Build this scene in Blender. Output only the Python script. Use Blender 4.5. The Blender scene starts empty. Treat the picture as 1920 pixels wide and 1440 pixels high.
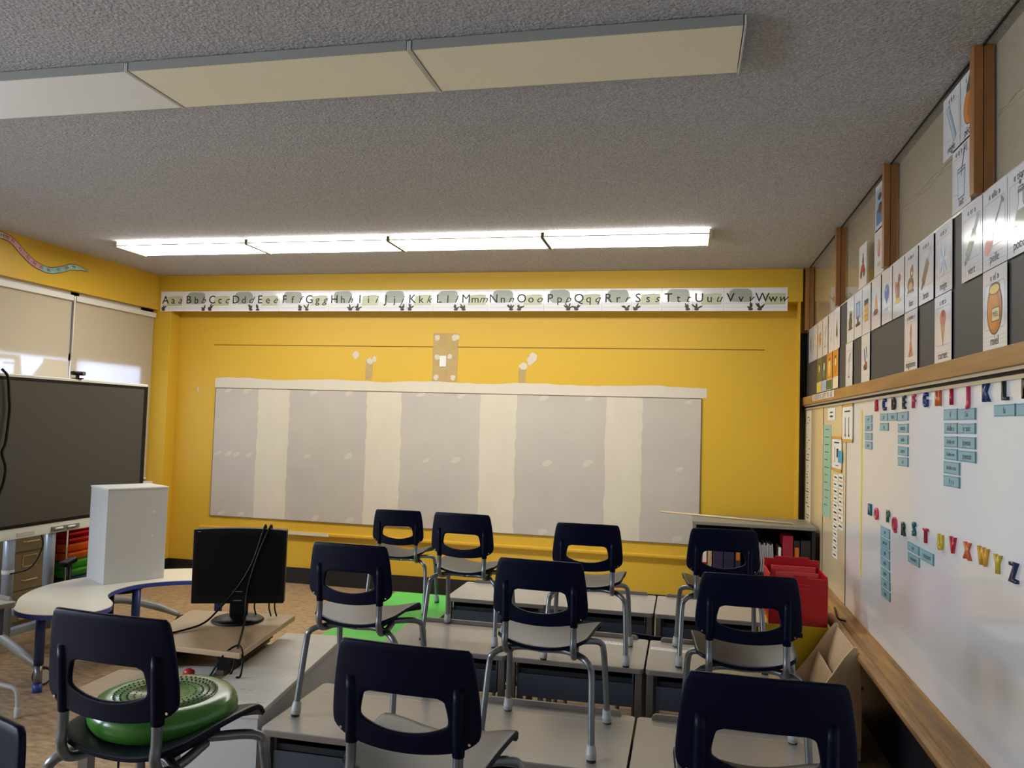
import bpy, bmesh, math, random
from mathutils import Vector, Matrix
C = bpy.context.scene
COL = C.collection
PI = math.pi
random.seed(7)

# ------------------------------------------------------------------ camera, world, daylight, exposure
cam_d = bpy.data.cameras.new('camera'); cam_d.sensor_fit = 'HORIZONTAL'; cam_d.sensor_width = 36
cam_d.lens = 1484.1 / 1920 * 36; cam_d.clip_start = 0.02
cam = bpy.data.objects.new('camera', cam_d); COL.objects.link(cam)
yaw, pitch, roll = -.2168, .0485, -.0303
F = Vector((math.sin(yaw) * math.cos(pitch), math.cos(yaw) * math.cos(pitch), math.sin(pitch)))
R0 = Vector((math.cos(yaw), -math.sin(yaw), 0)); D0 = F.cross(R0)
Rv = math.cos(roll) * R0 + math.sin(roll) * D0
Dv = -math.sin(roll) * R0 + math.cos(roll) * D0
cam.matrix_world = Matrix(((Rv.x, -Dv.x, -F.x, 0), (Rv.y, -Dv.y, -F.y, 0), (Rv.z, -Dv.z, -F.z, 1.68), (0, 0, 0, 1)))
C.camera = cam
w = bpy.data.worlds.new('sky'); C.world = w; w.use_nodes = True
w.node_tree.nodes['Background'].inputs[0].default_value = (.78, .87, 1, 1)
w.node_tree.nodes['Background'].inputs[1].default_value = .9
def area(name, loc, rot, sx, sy, power, col):
    l = bpy.data.lights.new(name, 'AREA'); l.shape = 'RECTANGLE'; l.size = sx; l.size_y = sy; l.energy = power; l.color = col
    o = bpy.data.objects.new(name, l); COL.objects.link(o); o.location = loc; o.rotation_euler = rot
    return o
# daylight entering by the window bays of the left wall
area('daylight_near', (-6.3, -.3, 1.95), (0, -PI / 2, 0), 1.5, 4.2, 420, (.74, .85, 1))
area('daylight_far', (-6.3, 6.0, 1.75), (0, -PI / 2, 0), 1.3, 2.6, 120, (.70, .80, 1))
C.view_settings.view_transform = 'Standard'; C.view_settings.look = 'None'
C.view_settings.exposure = 0.1; C.view_settings.gamma = 1
C.cycles.use_denoising = True
C.cycles.max_bounces = 8; C.cycles.diffuse_bounces = 4; C.cycles.glossy_bounces = 4
C.cycles.sample_clamp_indirect = 6; C.cycles.caustics_reflective = False; C.cycles.caustics_refractive = False
LAMP = 17.0   # strength of the lit ceiling lenses

# ------------------------------------------------------------------ materials
def lin(c):
    f = lambda v: v / 12.92 if v <= .04045 else ((v + .055) / 1.055) ** 2.4
    return tuple(f(v / 255) for v in c) + (1,)
MATS = {}
def mat(name, rgb, rough=.5, metal=0, spec=.5, coat=0, noise=None, bump=None, emit=None):
    """noise=(scale, rgb2, stretch); bump=(scale, strength, distance)"""
    if name in MATS: return MATS[name]
    m = bpy.data.materials.new(name); m.use_nodes = True; nt = m.node_tree; b = nt.nodes['Principled BSDF']
    b.inputs['Base Color'].default_value = lin(rgb); b.inputs['Roughness'].default_value = rough
    b.inputs['Metallic'].default_value = metal; b.inputs['Specular IOR Level'].default_value = spec
    b.inputs['Coat Weight'].default_value = coat; b.inputs['Coat Roughness'].default_value = .06
    m.diffuse_color = lin(rgb)
    if noise or bump:
        tc = nt.nodes.new('ShaderNodeTexCoord')
    if noise:
        sc, rgb2, st = noise
        mp = nt.nodes.new('ShaderNodeMapping'); mp.inputs['Scale'].default_value = st
        nt.links.new(tc.outputs['Object'], mp.inputs['Vector'])
        n = nt.nodes.new('ShaderNodeTexNoise'); n.inputs['Scale'].default_value = sc; n.inputs['Detail'].default_value = 6
        n.inputs['Roughness'].default_value = .65
        nt.links.new(mp.outputs['Vector'], n.inputs['Vector'])
        r = nt.nodes.new('ShaderNodeValToRGB'); r.color_ramp.elements[0].position = .36; r.color_ramp.elements[1].position = .64
        r.color_ramp.elements[0].color = lin(rgb2); r.color_ramp.elements[1].color = lin(rgb)
        nt.links.new(n.outputs['Fac'], r.inputs['Fac']); nt.links.new(r.outputs['Color'], b.inputs['Base Color'])
    if bump:
        sc, s, d = bump
        n2 = nt.nodes.new('ShaderNodeTexNoise'); n2.inputs['Scale'].default_value = sc; n2.inputs['Detail'].default_value = 4
        nt.links.new(tc.outputs['Object'], n2.inputs['Vector'])
        bp = nt.nodes.new('ShaderNodeBump'); bp.inputs['Strength'].default_value = s; bp.inputs['Distance'].default_value = d
        nt.links.new(n2.outputs['Fac'], bp.inputs['Height']); nt.links.new(bp.outputs['Normal'], b.inputs['Normal'])
    if emit:
        b.inputs['Emission Color'].default_value = lin(emit[0]); b.inputs['Emission Strength'].default_value = emit[1]
    MATS[name] = m
    return m
def wood(name, rgb, rgb2, axis, rough=.45):
    st = [9, 9, 9]; st[axis] = .7
    return mat(name, rgb, rough, noise=(2.2, rgb2, st))
def translucent(name, rgb, fac, rgb2=None):
    m = bpy.data.materials.new(name); m.use_nodes = True; nt = m.node_tree; nt.nodes.clear()
    o = nt.nodes.new('ShaderNodeOutputMaterial'); d = nt.nodes.new('ShaderNodeBsdfDiffuse'); t = nt.nodes.new('ShaderNodeBsdfTranslucent')
    mx = nt.nodes.new('ShaderNodeMixShader'); mx.inputs[0].default_value = fac
    d.inputs[0].default_value = lin(rgb); t.inputs[0].default_value = lin(rgb2 or rgb)
    nt.links.new(d.outputs[0], mx.inputs[1]); nt.links.new(t.outputs[0], mx.inputs[2]); nt.links.new(mx.outputs[0], o.inputs[0])
    return m
def clear_glass(name):
    m = bpy.data.materials.new(name); m.use_nodes = True; nt = m.node_tree; nt.nodes.clear()
    o = nt.nodes.new('ShaderNodeOutputMaterial'); t = nt.nodes.new('ShaderNodeBsdfTransparent'); g = nt.nodes.new('ShaderNodeBsdfGlossy')
    g.inputs['Roughness'].default_value = .02
    mx = nt.nodes.new('ShaderNodeMixShader'); fr = nt.nodes.new('ShaderNodeLayerWeight'); pw = nt.nodes.new('ShaderNodeMath'); pw.operation = 'POWER'; pw.inputs[1].default_value = 4
    ad = nt.nodes.new('ShaderNodeMath'); ad.operation = 'MULTIPLY_ADD'; ad.inputs[1].default_value = .5; ad.inputs[2].default_value = .03
    nt.links.new(fr.outputs['Facing'], pw.inputs[0]); nt.links.new(pw.outputs[0], ad.inputs[0]); nt.links.new(ad.outputs[0], mx.inputs[0]); nt.links.new(t.outputs[0], mx.inputs[1]); nt.links.new(g.outputs[0], mx.inputs[2]); nt.links.new(mx.outputs[0], o.inputs[0])
    return m

M_yellow = mat('yellow_paint', (216, 175, 54), .42, spec=.4, bump=(55, .25, .002))
M_ceil = mat('stucco_ceiling', (206, 205, 207), .95, spec=.1, noise=(90, (164, 164, 168), (1, 1, 1)), bump=(75, 1, .010))
M_floor = mat('marbled_linoleum', (182, 155, 119), .4, noise=(13, (132, 106, 77), (1, 2.4, 1)), bump=(40, .05, .002))
M_black = mat('black_rubber', (24, 22, 21), .5)
M_white = mat('white_enamel', (226, 226, 222), .35)
M_lens_off = mat('prismatic_acrylic', (248, 240, 214), .4, bump=(160, .3, .002))
M_lens_off2 = mat('prismatic_acrylic_daylit', (246, 246, 240), .4, bump=(160, .3, .002))  # whiter than the aged lenses: window daylight put into the colour
M_lens_on = mat('lit_acrylic', (255, 252, 240), .4, emit=((255, 252, 244), LAMP))
M_housing = mat('fixture_steel', (205, 203, 196), .4)
M_side = mat('clear_grey_plastic', (160, 163, 158), .3)
M_endcap = mat('fixture_end_plastic', (184, 172, 140), .4)
M_wb = mat('whiteboard_enamel', (236, 237, 240), .09, spec=.5, coat=.35)
M_wb_tinted = mat('wall_tinted_enamel', (234, 218, 180), .12, spec=.5, coat=.35)  # cream is the yellow wall's reflection, put into the white board colour
M_tack = mat('grey_tackboard', (74, 73, 72), .55, spec=.4, noise=(300, (64, 63, 62), (1, 1, 1)))
M_navy = mat('navy_plastic', (2, 6, 34), .42, spec=.15)
M_seat = mat('navy_seat_plastic', (26, 29, 40), .38, spec=.42, noise=(26, (22, 25, 35), (1, 1, 1)))
M_tube = mat('grey_steel_tube', (128, 131, 134), .33, metal=.75)
M_cap = mat('grey_foot_plastic', (176, 178, 176), .45)
M_lam = mat('grey_laminate', (172, 164, 155), .25, spec=.6, noise=(220, (166, 158, 149), (1, 1, 1)))
M_lamedge = mat('laminate_edge', (124, 113, 104), .45)
M_box = mat('slate_book_box', (58, 65, 77), .5)
M_boxin = mat('book_box_shade', (18, 20, 24), .7)  # slate darkened for the shade inside the open box
M_deskleg = mat('taupe_steel', (104, 97, 90), .45, metal=.3)
M_oak = wood('oak_rail', (178, 132, 74), (158, 112, 58), 1)
M_tray = wood('worn_oak_tray', (184, 140, 82), (126, 100, 68), 1, .5)
M_post = wood('oak_post', (166, 112, 60), (142, 94, 48), 2)
M_film = mat('frosted_partition_glass', (206, 194, 166), .16, spec=.5, coat=.3)
M_navywall = mat('navy_lower_wall', (14, 20, 40), .45)
M_dark = mat('dark_gap', (10, 9, 9), .7)
M_alu = mat('aluminium_trim', (196, 190, 178), .35, metal=.4)
M_paper = mat('laminated_paper', (242, 242, 246), .12, spec=.5, coat=.5)
M_plain = mat('matt_paper', (226, 224, 216), .6)
M_ink = mat('black_ink', (22, 22, 24), .5)
M_greyink = mat('grey_ink', (150, 152, 160), .5)
M_blue = mat('light_blue_card', (132, 184, 200), .35, coat=.2)
M_blueedge = mat('dark_card_edge', (34, 62, 74), .5)
M_drywall = mat('bare_drywall', (196, 189, 176), .8, spec=.2, noise=(1.5, (188, 180, 172), (1, 1, 1)))
M_mud = mat('joint_compound', (216, 208, 188), .75, spec=.2, noise=(2.5, (210, 201, 182), (1, 1, .4)))
M_spot = mat('filler_spot', (206, 199, 184), .75, spec=.2)
M_primer = mat('primer_paint', (214, 206, 188), .7, spec=.2)
M_bare = mat('bare_patch', (190, 162, 100), .7, noise=(12, (180, 152, 106), (1, 1, 1)))
M_tvframe = mat('white_display_frame', (218, 214, 202), .4)
M_screen = mat('switched_off_screen', (60, 58, 54), .38, spec=.6)
M_glossblack = mat('black_plastic', (5, 5, 6), .45, spec=.25)
M_steelpost = mat('silver_column', (168, 180, 196), .35, metal=.35)
M_foot = mat('grey_stand_foot', (142, 140, 134), .45, metal=.2)
M_tabletop = mat('white_table_laminate', (226, 220, 202), .3, spec=.5)
M_blueband = mat('blue_edge_band', (52, 72, 160), .4)
M_blueleg = mat('blue_steel_leg', (44, 60, 112), .4, metal=.2)
M_birch = mat('birch_plywood', (206, 182, 148), .5, noise=(3, (198, 172, 138), (8, 8, .8)))
M_tan = mat('tan_laminate', (186, 158, 122), .4, noise=(5, (178, 150, 116), (1, 6, 1)))
M_cabwhite = mat('white_painted_cabinet', (216, 212, 204), .4, noise=(4, (204, 199, 190), (1, 5, 1)))
M_greentop = mat('bright_green_laminate', (66, 190, 56), .4)
M_disc = mat('green_rubber', (70, 134, 50), .22, spec=.6)
M_disc2 = mat('olive_rubber', (104, 138, 68), .3, spec=.6)
M_filecab = mat('khaki_steel', (126, 114, 88), .45)
M_chrome = mat('chrome', (220, 220, 220), .15, metal=1)
M_brass = mat('brass_label_frame', (206, 188, 136), .35, metal=.4)
M_red = mat('red_plastic', (176, 16, 28), .35)
M_orange = mat('orange_plastic', (206, 84, 18), .4)
M_green = mat('green_plastic', (64, 150, 46), .4)
M_yplastic = mat('yellow_plastic', (206, 172, 14), .4)
M_fabricblk = mat('charcoal_fabric', (30, 31, 36), .9)
M_blind = translucent('roller_blind_fabric', (226, 210, 178), .40, (222, 232, 250))
M_winframe = mat('white_window_frame', (226, 224, 218), .4)
M_pane = clear_glass('window_glass')
M_wallbeige = mat('beige_wall_paint', (206, 196, 172), .7)
M_tape = mat('yellow_tape', (222, 206, 60), .4)

# ------------------------------------------------------------------ mesh helpers
def finish(name, bm, m, parent=None, smooth=False, bevel=0, seg=2):
    bmesh.ops.recalc_face_normals(bm, faces=bm.faces)
    me = bpy.data.meshes.new(name); bm.to_mesh(me); bm.free()
    for x in (m if isinstance(m, (list, tuple)) else [m]): me.materials.append(x)
    if smooth: me.polygons.foreach_set('use_smooth', [True] * len(me.polygons))
    o = bpy.data.objects.new(name, me); COL.objects.link(o)
    if parent: o.parent = parent
    if bevel:
        b = o.modifiers.new('bevel', 'BEVEL'); b.width = bevel; b.segments = seg; b.limit_method = 'ANGLE'; b.angle_limit = .7
        b.harden_normals = False
        me.polygons.foreach_set('use_smooth', [True] * len(me.polygons))
        s = o.modifiers.new('wn', 'WEIGHTED_NORMAL'); s.keep_sharp = True
    return o
def B(): return bmesh.new()
def box(bm, x0, x1, y0, y1, z0, z1, M=None, mi=0):
    vs = [bm.verts.new(M @ Vector(p) if M else p) for p in ((x0, y0, z0), (x1, y0, z0), (x1, y1, z0), (x0, y1, z0), (x0, y0, z1), (x1, y0, z1), (x1, y1, z1), (x0, y1, z1))]
    for f in ((0, 3, 2, 1), (4, 5, 6, 7), (0, 1, 5, 4), (1, 2, 6, 5), (2, 3, 7, 6), (3, 0, 4, 7)):
        fc = bm.faces.new([vs[i] for i in f]); fc.material_index = mi
    return vs
def prism(bm, poly, z0, z1, M=None, mi=0):
    a = [bm.verts.new(M @ Vector((x, y, z0)) if M else (x, y, z0)) for x, y in poly]
    b = [bm.verts.new(M @ Vector((x, y, z1)) if M else (x, y, z1)) for x, y in poly]
    n = len(poly)
    fs = [bm.faces.new(a[::-1]), bm.faces.new(b)]
    for i in range(n): fs.append(bm.faces.new((a[i], a[(i + 1) % n], b[(i + 1) % n], b[i])))
    for f in fs: f.material_index = mi
def flatpoly(bm, poly, z, mi=0):
    f = bm.faces.new([bm.verts.new((x, y, z)) for x, y in poly]); f.material_index = mi
def tube(bm, pts, r, n=10, cap=True):
    pts = [Vector(p) for p in pts]; rings = []
    rs = r if isinstance(r, (list, tuple)) else [r] * len(pts)
    up = None
    for i, p in enumerate(pts):
        t = (pts[min(i + 1, len(pts) - 1)] - pts[max(i - 1, 0)]).normalized()
        if up is None:
            up = Vector((0, 0, 1)) if abs(t.z) < .9 else Vector((1, 0, 0))
        s = t.cross(up).normalized(); up = s.cross(t).normalized()
        rings.append([bm.verts.new(p + rs[i] * (math.cos(2 * PI * k / n) * s + math.sin(2 * PI * k / n) * up)) for k in range(n)])
    for a, b in zip(rings, rings[1:]):
        for k in range(n): bm.faces.new((a[k], a[(k + 1) % n], b[(k + 1) % n], b[k]))
    if cap: bm.faces.new(rings[0][::-1]); bm.faces.new(rings[-1])
def smooth_path(pts, n=6):
    """Catmull-Rom through the points"""
    P = [Vector(p) for p in pts]; P = [2 * P[0] - P[1]] + P + [2 * P[-1] - P[-2]]; out = []
    for i in range(1, len(P) - 2):
        for k in range(n):
            t = k / n; a, b, c, d = P[i - 1:i + 3]
            out.append(.5 * (2 * b + (c - a) * t + (2 * a - 5 * b + 4 * c - d) * t * t + (3 * b - a - 3 * c + d) * t ** 3))
    out.append(P[-2]); return out
def lathe(bm, prof, n=24, M=None):
    rings = []
    for r, z in prof:
        rings.append([bm.verts.new((M @ Vector((r * math.cos(2 * PI * k / n), r * math.sin(2 * PI * k / n), z))) if M else (r * math.cos(2 * PI * k / n), r * math.sin(2 * PI * k / n), z)) for k in range(n)])
    for a, b in zip(rings, rings[1:]):
        for k in range(n): bm.faces.new((a[k], a[(k + 1) % n], b[(k + 1) % n], b[k]))
    bm.faces.new(rings[0][::-1]); bm.faces.new(rings[-1])
def rrect(w, h, r, cx=0, cy=0, n=5):
    out = []
    for sx, sy, a0 in ((1, 1, 0), (-1, 1, PI / 2), (-1, -1, PI), (1, -1, 1.5 * PI)):
        for k in range(n + 1):
            a = a0 + k / n * PI / 2
            out.append((cx + sx * (w / 2 - r) + r * math.cos(a), cy + sy * (h / 2 - r) + r * math.sin(a)))
    return out
def ell(cx, cy, a, b, n=16, rot=0):
    return [(cx + a * math.cos(t) * math.cos(rot) - b * math.sin(t) * math.sin(rot), cy + a * math.cos(t) * math.sin(rot) + b * math.sin(t) * math.cos(rot)) for t in [2 * PI * k / n for k in range(n)]]
def T(x=0, y=0, z=0, rz=0, rx=0, ry=0):
    return Matrix.Translation((x, y, z)) @ Matrix.Rotation(rz, 4, 'Z') @ Matrix.Rotation(ry, 4, 'Y') @ Matrix.Rotation(rx, 4, 'X')
def tag(o, label, cat, group=None, kind=None):
    o['label'] = label; o['category'] = cat
    if group: o['group'] = group
    if kind: o['kind'] = kind
    return o
def thing(name, label, cat, loc=(0, 0, 0), rz=0, group=None):
    o = bpy.data.objects.new(name, None); COL.objects.link(o); o.empty_display_size = .1
    o.location = loc; o.rotation_euler = (0, 0, rz)
    return tag(o, label, cat, group)
def struct(name, bm, m, **k):
    o = finish(name, bm, m, **k); o['kind'] = 'structure'; return o
def dup(o, parent=None):
    c = o.copy(); COL.objects.link(c)
    if parent: c.parent = parent
    for ch in list(o.children): dup(ch, c)
    return c
_tx = {}
def text_obj(s, size, m, parent, x, y, z, align='CENTER', shear=0, sx=1, name='lettering', bold=0):
    key = (s, align, shear, bold)
    if key not in _tx:
        cu = bpy.data.curves.new('t', 'FONT'); cu.body = s; cu.size = 1; cu.align_x = align; cu.align_y = 'CENTER'; cu.shear = shear
        cu.resolution_u = 3; cu.offset = bold
        ob = bpy.data.objects.new('t', cu); COL.objects.link(ob)
        dg = bpy.context.evaluated_depsgraph_get()
        _tx[key] = bpy.data.meshes.new_from_object(ob.evaluated_get(dg)); bpy.data.objects.remove(ob)
    me = _tx[key].copy(); me.materials.clear(); me.materials.append(m)
    for v in me.vertices: v.co = Vector((v.co.x * size * sx + x, v.co.y * size + y, z))
    o = bpy.data.objects.new(name, me); COL.objects.link(o); o.parent = parent
    return o
def frame(o, origin, u, v):
    u = Vector(u); v = Vector(v); n = u.cross(v)
    o.matrix_world = Matrix(((u.x, v.x, n.x, origin[0]), (u.y, v.y, n.y, origin[1]), (u.z, v.z, n.z, origin[2]), (0, 0, 0, 1)))
RIGHT = ((0, -1, 0), (0, 0, 1)); BACK = ((1, 0, 0), (0, 0, 1)); LEFT = ((0, 1, 0), (0, 0, 1))

# ------------------------------------------------------------------ the room
XR, XL, YB, YF, ZC, YR = 1.033, -5.417, 7.42, 7.26, 3.105, -2.6
bm = B(); box(bm, XL - .4, 1.4, YR - .1, 8.1, -.1, 0); struct('floor', bm, M_floor)
bm = B(); box(bm, XL - .3, 1.4, YR - .1, 8.1, ZC, ZC + .1); struct('ceiling', bm, M_ceil)
bm = B(); box(bm, -5.8, 1.0, YB, YB + .1, 0, ZC); struct('wall_back', bm, M_yellow)
bm = B(); box(bm, -5.5, .985, YF, YB, 2.812, ZC); struct('trim_1', bm, M_yellow, bevel=.004)         # beam over the recess
bm = B(); box(bm, -5.72, -5.265, YF, YB, 0, 2.812); struct('trim_2', bm, M_yellow, bevel=.004)         # left pillar
bm = B(); box(bm, .952, .967, YF, YB, 0, 2.812); struct('trim_3', bm, M_yellow)
bm = B(); box(bm, .967, 1.032, YB - .03, YB + .0, 0, 2.55); struct('trim_9', bm, M_tack)  # dark filler added to close the corner gap where sky light leaked in
bm = B(); box(bm, .967, 1.2, YB - .03, YB + .1, 2.55, ZC); struct('trim_10', bm, M_yellow)                         # right return
bm = B(); box(bm, -5.265, .952, YB - .018, YB, 0, .155); box(bm, -5.6, -5.265, YF - .015, YF, 0, .155); box(bm, -5.265, -5.25, YF - .015, YB, 0, .155); struct('baseboard_back', bm, M_black)
bm = B(); box(bm, XL - .35, 1.2, YR - .1, YR, 0, ZC); struct('wall_rear', bm, M_wallbeige)
# left wall: apron below the sill, bulkhead above the windows
bm = B(); box(bm, XL - .12, XL, YR, YF, 0, .93); struct('wall_left', bm, M_wallbeige)
bm = B(); box(bm, XL - .3, XL, YR, YF, 2.745, ZC); struct('trim_4', bm, M_yellow)
bm = B(); box(bm, XL - .2, XL + .04, YR, YF, .93, .96); struct('trim_5', bm, M_winframe, bevel=.004)   # sill
bm = B(); box(bm, XL, XL + .012, YR, YF, 0, .12); struct('baseboard_left', bm, M_black)
# right wall: navy panel under the tray, solid core behind the boards
bm = B(); box(bm, 1.075, 1.17, YR, 7.95, 0, 2.545); box(bm, .98, 1.17, 7.95, 8.05, 0, ZC); struct('wall_right', bm, M_yellow)
bm = B(); box(bm, 1.05, 1.075, YR, 7.9, 0, .53); struct('trim_6', bm, M_navywall)
for y in (3.55, 1.75, 5.3): 
    bm = B(); box(bm, 1.044, 1.05, y - .012, y + .012, 0, .53); struct('trim_7', bm, M_dark)

# recess: saw-cut line, rail
bm = B(); box(bm, -4.846, .685, YB - .0015, YB, 2.396, 2.404); tag(finish('shallow_groove', bm, mat('groove_shadow', (120, 84, 16), .7)), 'thin dark straight groove scored across the yellow wall above the board patch', 'groove')
bm = B(); prism(bm, [(0, 0), (-.032, .004), (-.036, .014), (-.036, .03), (-.026, .036), (0, .036)], -4.9, .952, Matrix(((0, 0, 1, 0), (1, 0, 0, YB), (0, 1, 0, .482), (0, 0, 0, 1))))
struct('trim_8', bm, M_yellow)
bm = B(); box(bm, -4.02, -3.45, YB - .04, YB - .036, .486, .517); tag(finish('bare_rail_strip', bm, M_primer), 'cream unpainted stretch on the low yellow rail right of the monitor', 'strip')

# drywall patch where a board came off
pt = thing('drywall_panel', 'long grey drywall patch with pale vertical joint stripes on the yellow wall', 'wall patch', (-2.33, YB, 0))
X0, X1, Z0, Z1 = -2.47, 2.473, .622, 1.95
bm = B(); box(bm, X0, X1, -.012, 0, Z0, Z1); finish('board', bm, M_drywall, pt, bevel=.002)
def ragged(a, b, z0, z1, amp, n=26):
    L = [(a + random.uniform(-amp, amp), z0 + (z1 - z0) * k / n) for k in range(n + 1)]
    Rr = [(b + random.uniform(-amp, amp), z0 + (z1 - z0) * k / n) for k in range(n + 1)]
    return L, Rr
for a, b in ((-4.30, -3.95), (-3.106, -2.74), (-1.933, -1.58), (-.727, -.391)):
    bm = B(); Lp, Rp = ragged(a + 2.33, b + 2.33, Z0, Z1, .008)
    for (l0, l1, r0, r1) in zip(Lp, Lp[1:], Rp, Rp[1:]):
        bm.faces.new([bm.verts.new((p[0], -.0128, p[1])) for p in (l0, r0, r1, l1)])
    finish('joint_stripe', bm, M_mud, pt)
for (x, z) in [(-4.73, 1.272), (-4.613, 1.271), (-4.52, 1.27), (-4.38, 1.264), (-3.724, 1.278), (-3.284, 1.29), (-2.466, 1.285), (-2.168, 1.30), (-1.275, 1.307), (-.886, 1.32), (-.05, 1.298),
               (-4.647, 1.925), (-4.432, 1.93), (-3.683, 1.92), (-3.306, 1.92), (-2.545, 1.925), (-2.136, 1.93), (-1.319, 1.925), (-.886, 1.93), (.029, 1.915),
               (-4.66, .66), (-4.44, .66), (-3.614, .66), (-3.24, .66), (-1.292, .66), (-.056, .67)]:
    bm = B(); r = random.uniform(.022, .034)
    flatpoly3 = [(x + 2.33 + r * 1.4 * math.cos(t) * random.uniform(.7, 1.2) + .02 * math.sin(t), -.0129, max(Z0, min(Z1, z + r * math.sin(t) * random.uniform(.7, 1.2)))) for t in [2 * PI * k / 12 for k in range(12)]]
    bm.faces.new([bm.verts.new(p) for p in flatpoly3]); finish('filler_spot', bm, M_spot, pt)
bm = B(); box(bm, X0, X1, -.0135, -.012, Z1 - .006, Z1); box(bm, X1 - .006, X1, -.0135, -.012, Z0, Z1); box(bm, X0, X1, -.0135, -.012, Z0, Z0 + .005); box(bm, X0, X0 + .005, -.0135, -.012, Z0, Z1)
finish('cut_edge', bm, mat('cut_edge', (92, 88, 84), .7), pt)
bm = B(); top = []; n = 60
for k in range(n + 1):
    x = -4.815 + 5.0 * k / n; top.append((x, 2.052 + .008 * math.sin(k * .5) + random.uniform(-.005, .005)))
prism(bm, [(-4.815, 1.953), (.185, 1.953)] + top[::-1], 0, .002, Matrix(((1, 0, 0, 0), (0, 0, -1, YB), (0, 1, 0, 0), (0, 0, 0, 1))))
tag(finish('primer_band', bm, M_primer), 'white band of primer paint along the top of the drywall patch', 'paint band')
def blobs(bm, lst, y):
    for x, z, r in lst: bm.faces.new([bm.verts.new((x + r * math.cos(t) * random.uniform(.7, 1.15), y, z + r * math.sin(t) * random.uniform(.7, 1.15))) for t in [2 * PI * k / 12 for k in range(12)]])
pl = thing('bare_wall_patch', 'tall tan unpainted rectangle with dabs of filler above the primer band', 'wall patch', (0, YB, 0))
bm = B(); box(bm, -2.441, -2.185, -.003, 0, 2.06, 2.534); finish('bare_surface', bm, M_bare, pl)
for k, b_ in enumerate([(-2.40, 2.49, .03), (-2.225, 2.49, .034), (-2.4, 2.1, .03), (-2.225, 2.1, .028), (-2.39, 2.30, .03), (-2.265, 2.305, .028), (-2.2, 2.5, .03)]):
    bm = B(); blobs(bm, [b_], -.0036 - k * .0004); finish('filler_dab', bm, M_mud, pl)
ob = thing('cover_plate', 'small white blank electrical cover plate screwed on the tan patch', 'cover plate', (-2.3325, YB - .003, 2.2585))
bm = B(); box(bm, -.034, .034, -.008, 0, -.054, .054); finish('plate', bm, M_white, ob, bevel=.002)
for z in (-.035, .035):
    bm = B(); lathe(bm, [(.003, 0), (.003, .001)], 8, Matrix.Translation((0, -.008, z)) @ Matrix.Rotation(PI / 2, 4, 'X')); finish('screw', bm, M_alu, ob)
for (x0, x1, z1, sp, lb) in ((-3.142, -3.067, 2.261, [(-3.25, 2.31, .04), (-3.1, 2.25, .035), (-3.05, 2.27, .03)], 'narrow tan filler patch above the primer band, left of the tan rectangle'),
                             (-1.572, -1.504, 2.2, [(-1.53, 2.22, .04), (-1.46, 2.27, .04), (-1.43, 2.31, .045)], 'narrow tan filler patch above the primer band, right of the tan rectangle')):
    t = thing('filler_patch', lb, 'wall patch', (0, YB, 0), group='narrow filler patches')
    bm = B(); box(bm, x0, x1, -.002, 0, 2.06, z1); finish('bare_surface', bm, M_bare, t)
    for k, b_ in enumerate(sp):
        bm = B(); blobs(bm, [b_], -.0028 - k * .0005); finish('filler_dab', bm, M_mud, t)
bm = B(); box(bm, -5.015, -5.0, YB - .012, YB, 1.9, 1.95); tag(finish('wall_hook', bm, M_primer, bevel=.002), 'tiny white hook on the yellow wall left of the drywall patch', 'hook')

# ------------------------------------------------------------------ windows on the left wall
XW = -5.50
ys = [7.26, 6.17, 4.87, 3.57, 2.27, .97, -.33, -1.63, -2.6]
for i, (ya, yb_) in enumerate(zip(ys[1:], ys)):
    e = bpy.data.objects.new('window_%d' % (i + 1), None); COL.objects.link(e); e.location = (XW, (ya + yb_) / 2, .96); e['kind'] = 'structure'
    h = 1.785; wd = (yb_ - ya) / 2
    bm = B()
    box(bm, -.05, .02, -wd, -wd + .05, 0, h); box(bm, -.05, .02, wd - .19 if i == 0 else wd - .05, wd, 0, h)
    box(bm, -.05, .02, -wd, wd, 0, .06); box(bm, -.05, .02, -wd, wd, h - .05, h); box(bm, -.05, .02, -wd, wd, 1.16, 1.22)
    finish('window_frame', bm, M_winframe, e)
    bm = B(); box(bm, -.03, -.024, -wd + .05, wd - .05, .06, 1.16); finish('pane', bm, M_pane, e)
    bm = B(); box(bm, -.04, -.02, -wd + .05, wd - .05, 1.22, h - .05); finish('spandrel', bm, M_winframe, e)
# letters cut in a cream paper behind the left blind
LG = []
bw = thing('roller_blind', 'beige roller blind drawn down beside the yellow corner pillar', 'blind', (-5.455, 6.69, 2.68), 0, 'roller blinds')
def blind(e, wd, drop):
    bm = B(); box(bm, -.001, .001, -wd, wd, -drop, 0); finish('fabric', bm, M_blind, e)
    bm = B(); box(bm, -.025, .03, -wd, wd, -.02, .03); finish('cassette', bm, M_winframe, e, bevel=.004)
    bm = B(); tube(bm, [(0, -wd, -drop), (0, wd, -drop)], .009, 8); finish('bottom_bar', bm, M_winframe, e)
blind(bw, .555, 1.69)
b2 = thing('roller_blind', 'beige roller blind drawn down left of the white window post', 'blind', (-5.455, 5.495, 2.68), 0, 'roller blinds')
blind(b2, .61, 1.69)
bm = B(); tube(bm, [(-5.432, 6.117, 2.70), (-5.432, 6.117, 1.7)], .008, 8); tag(finish('blind_chain', bm, M_alu), 'grey pull chain hanging between the two roller blinds', 'chain')
pp = thing('letter_paper', 'cream paper with cut out letters on the left window pane', 'paper', (-5.47, 5.5, 2.0))
M_lp = translucent('cream_letter_paper', (236, 220, 186), .3, (240, 216, 170))
def holed(bm, W, H, holes):
    pass
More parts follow.
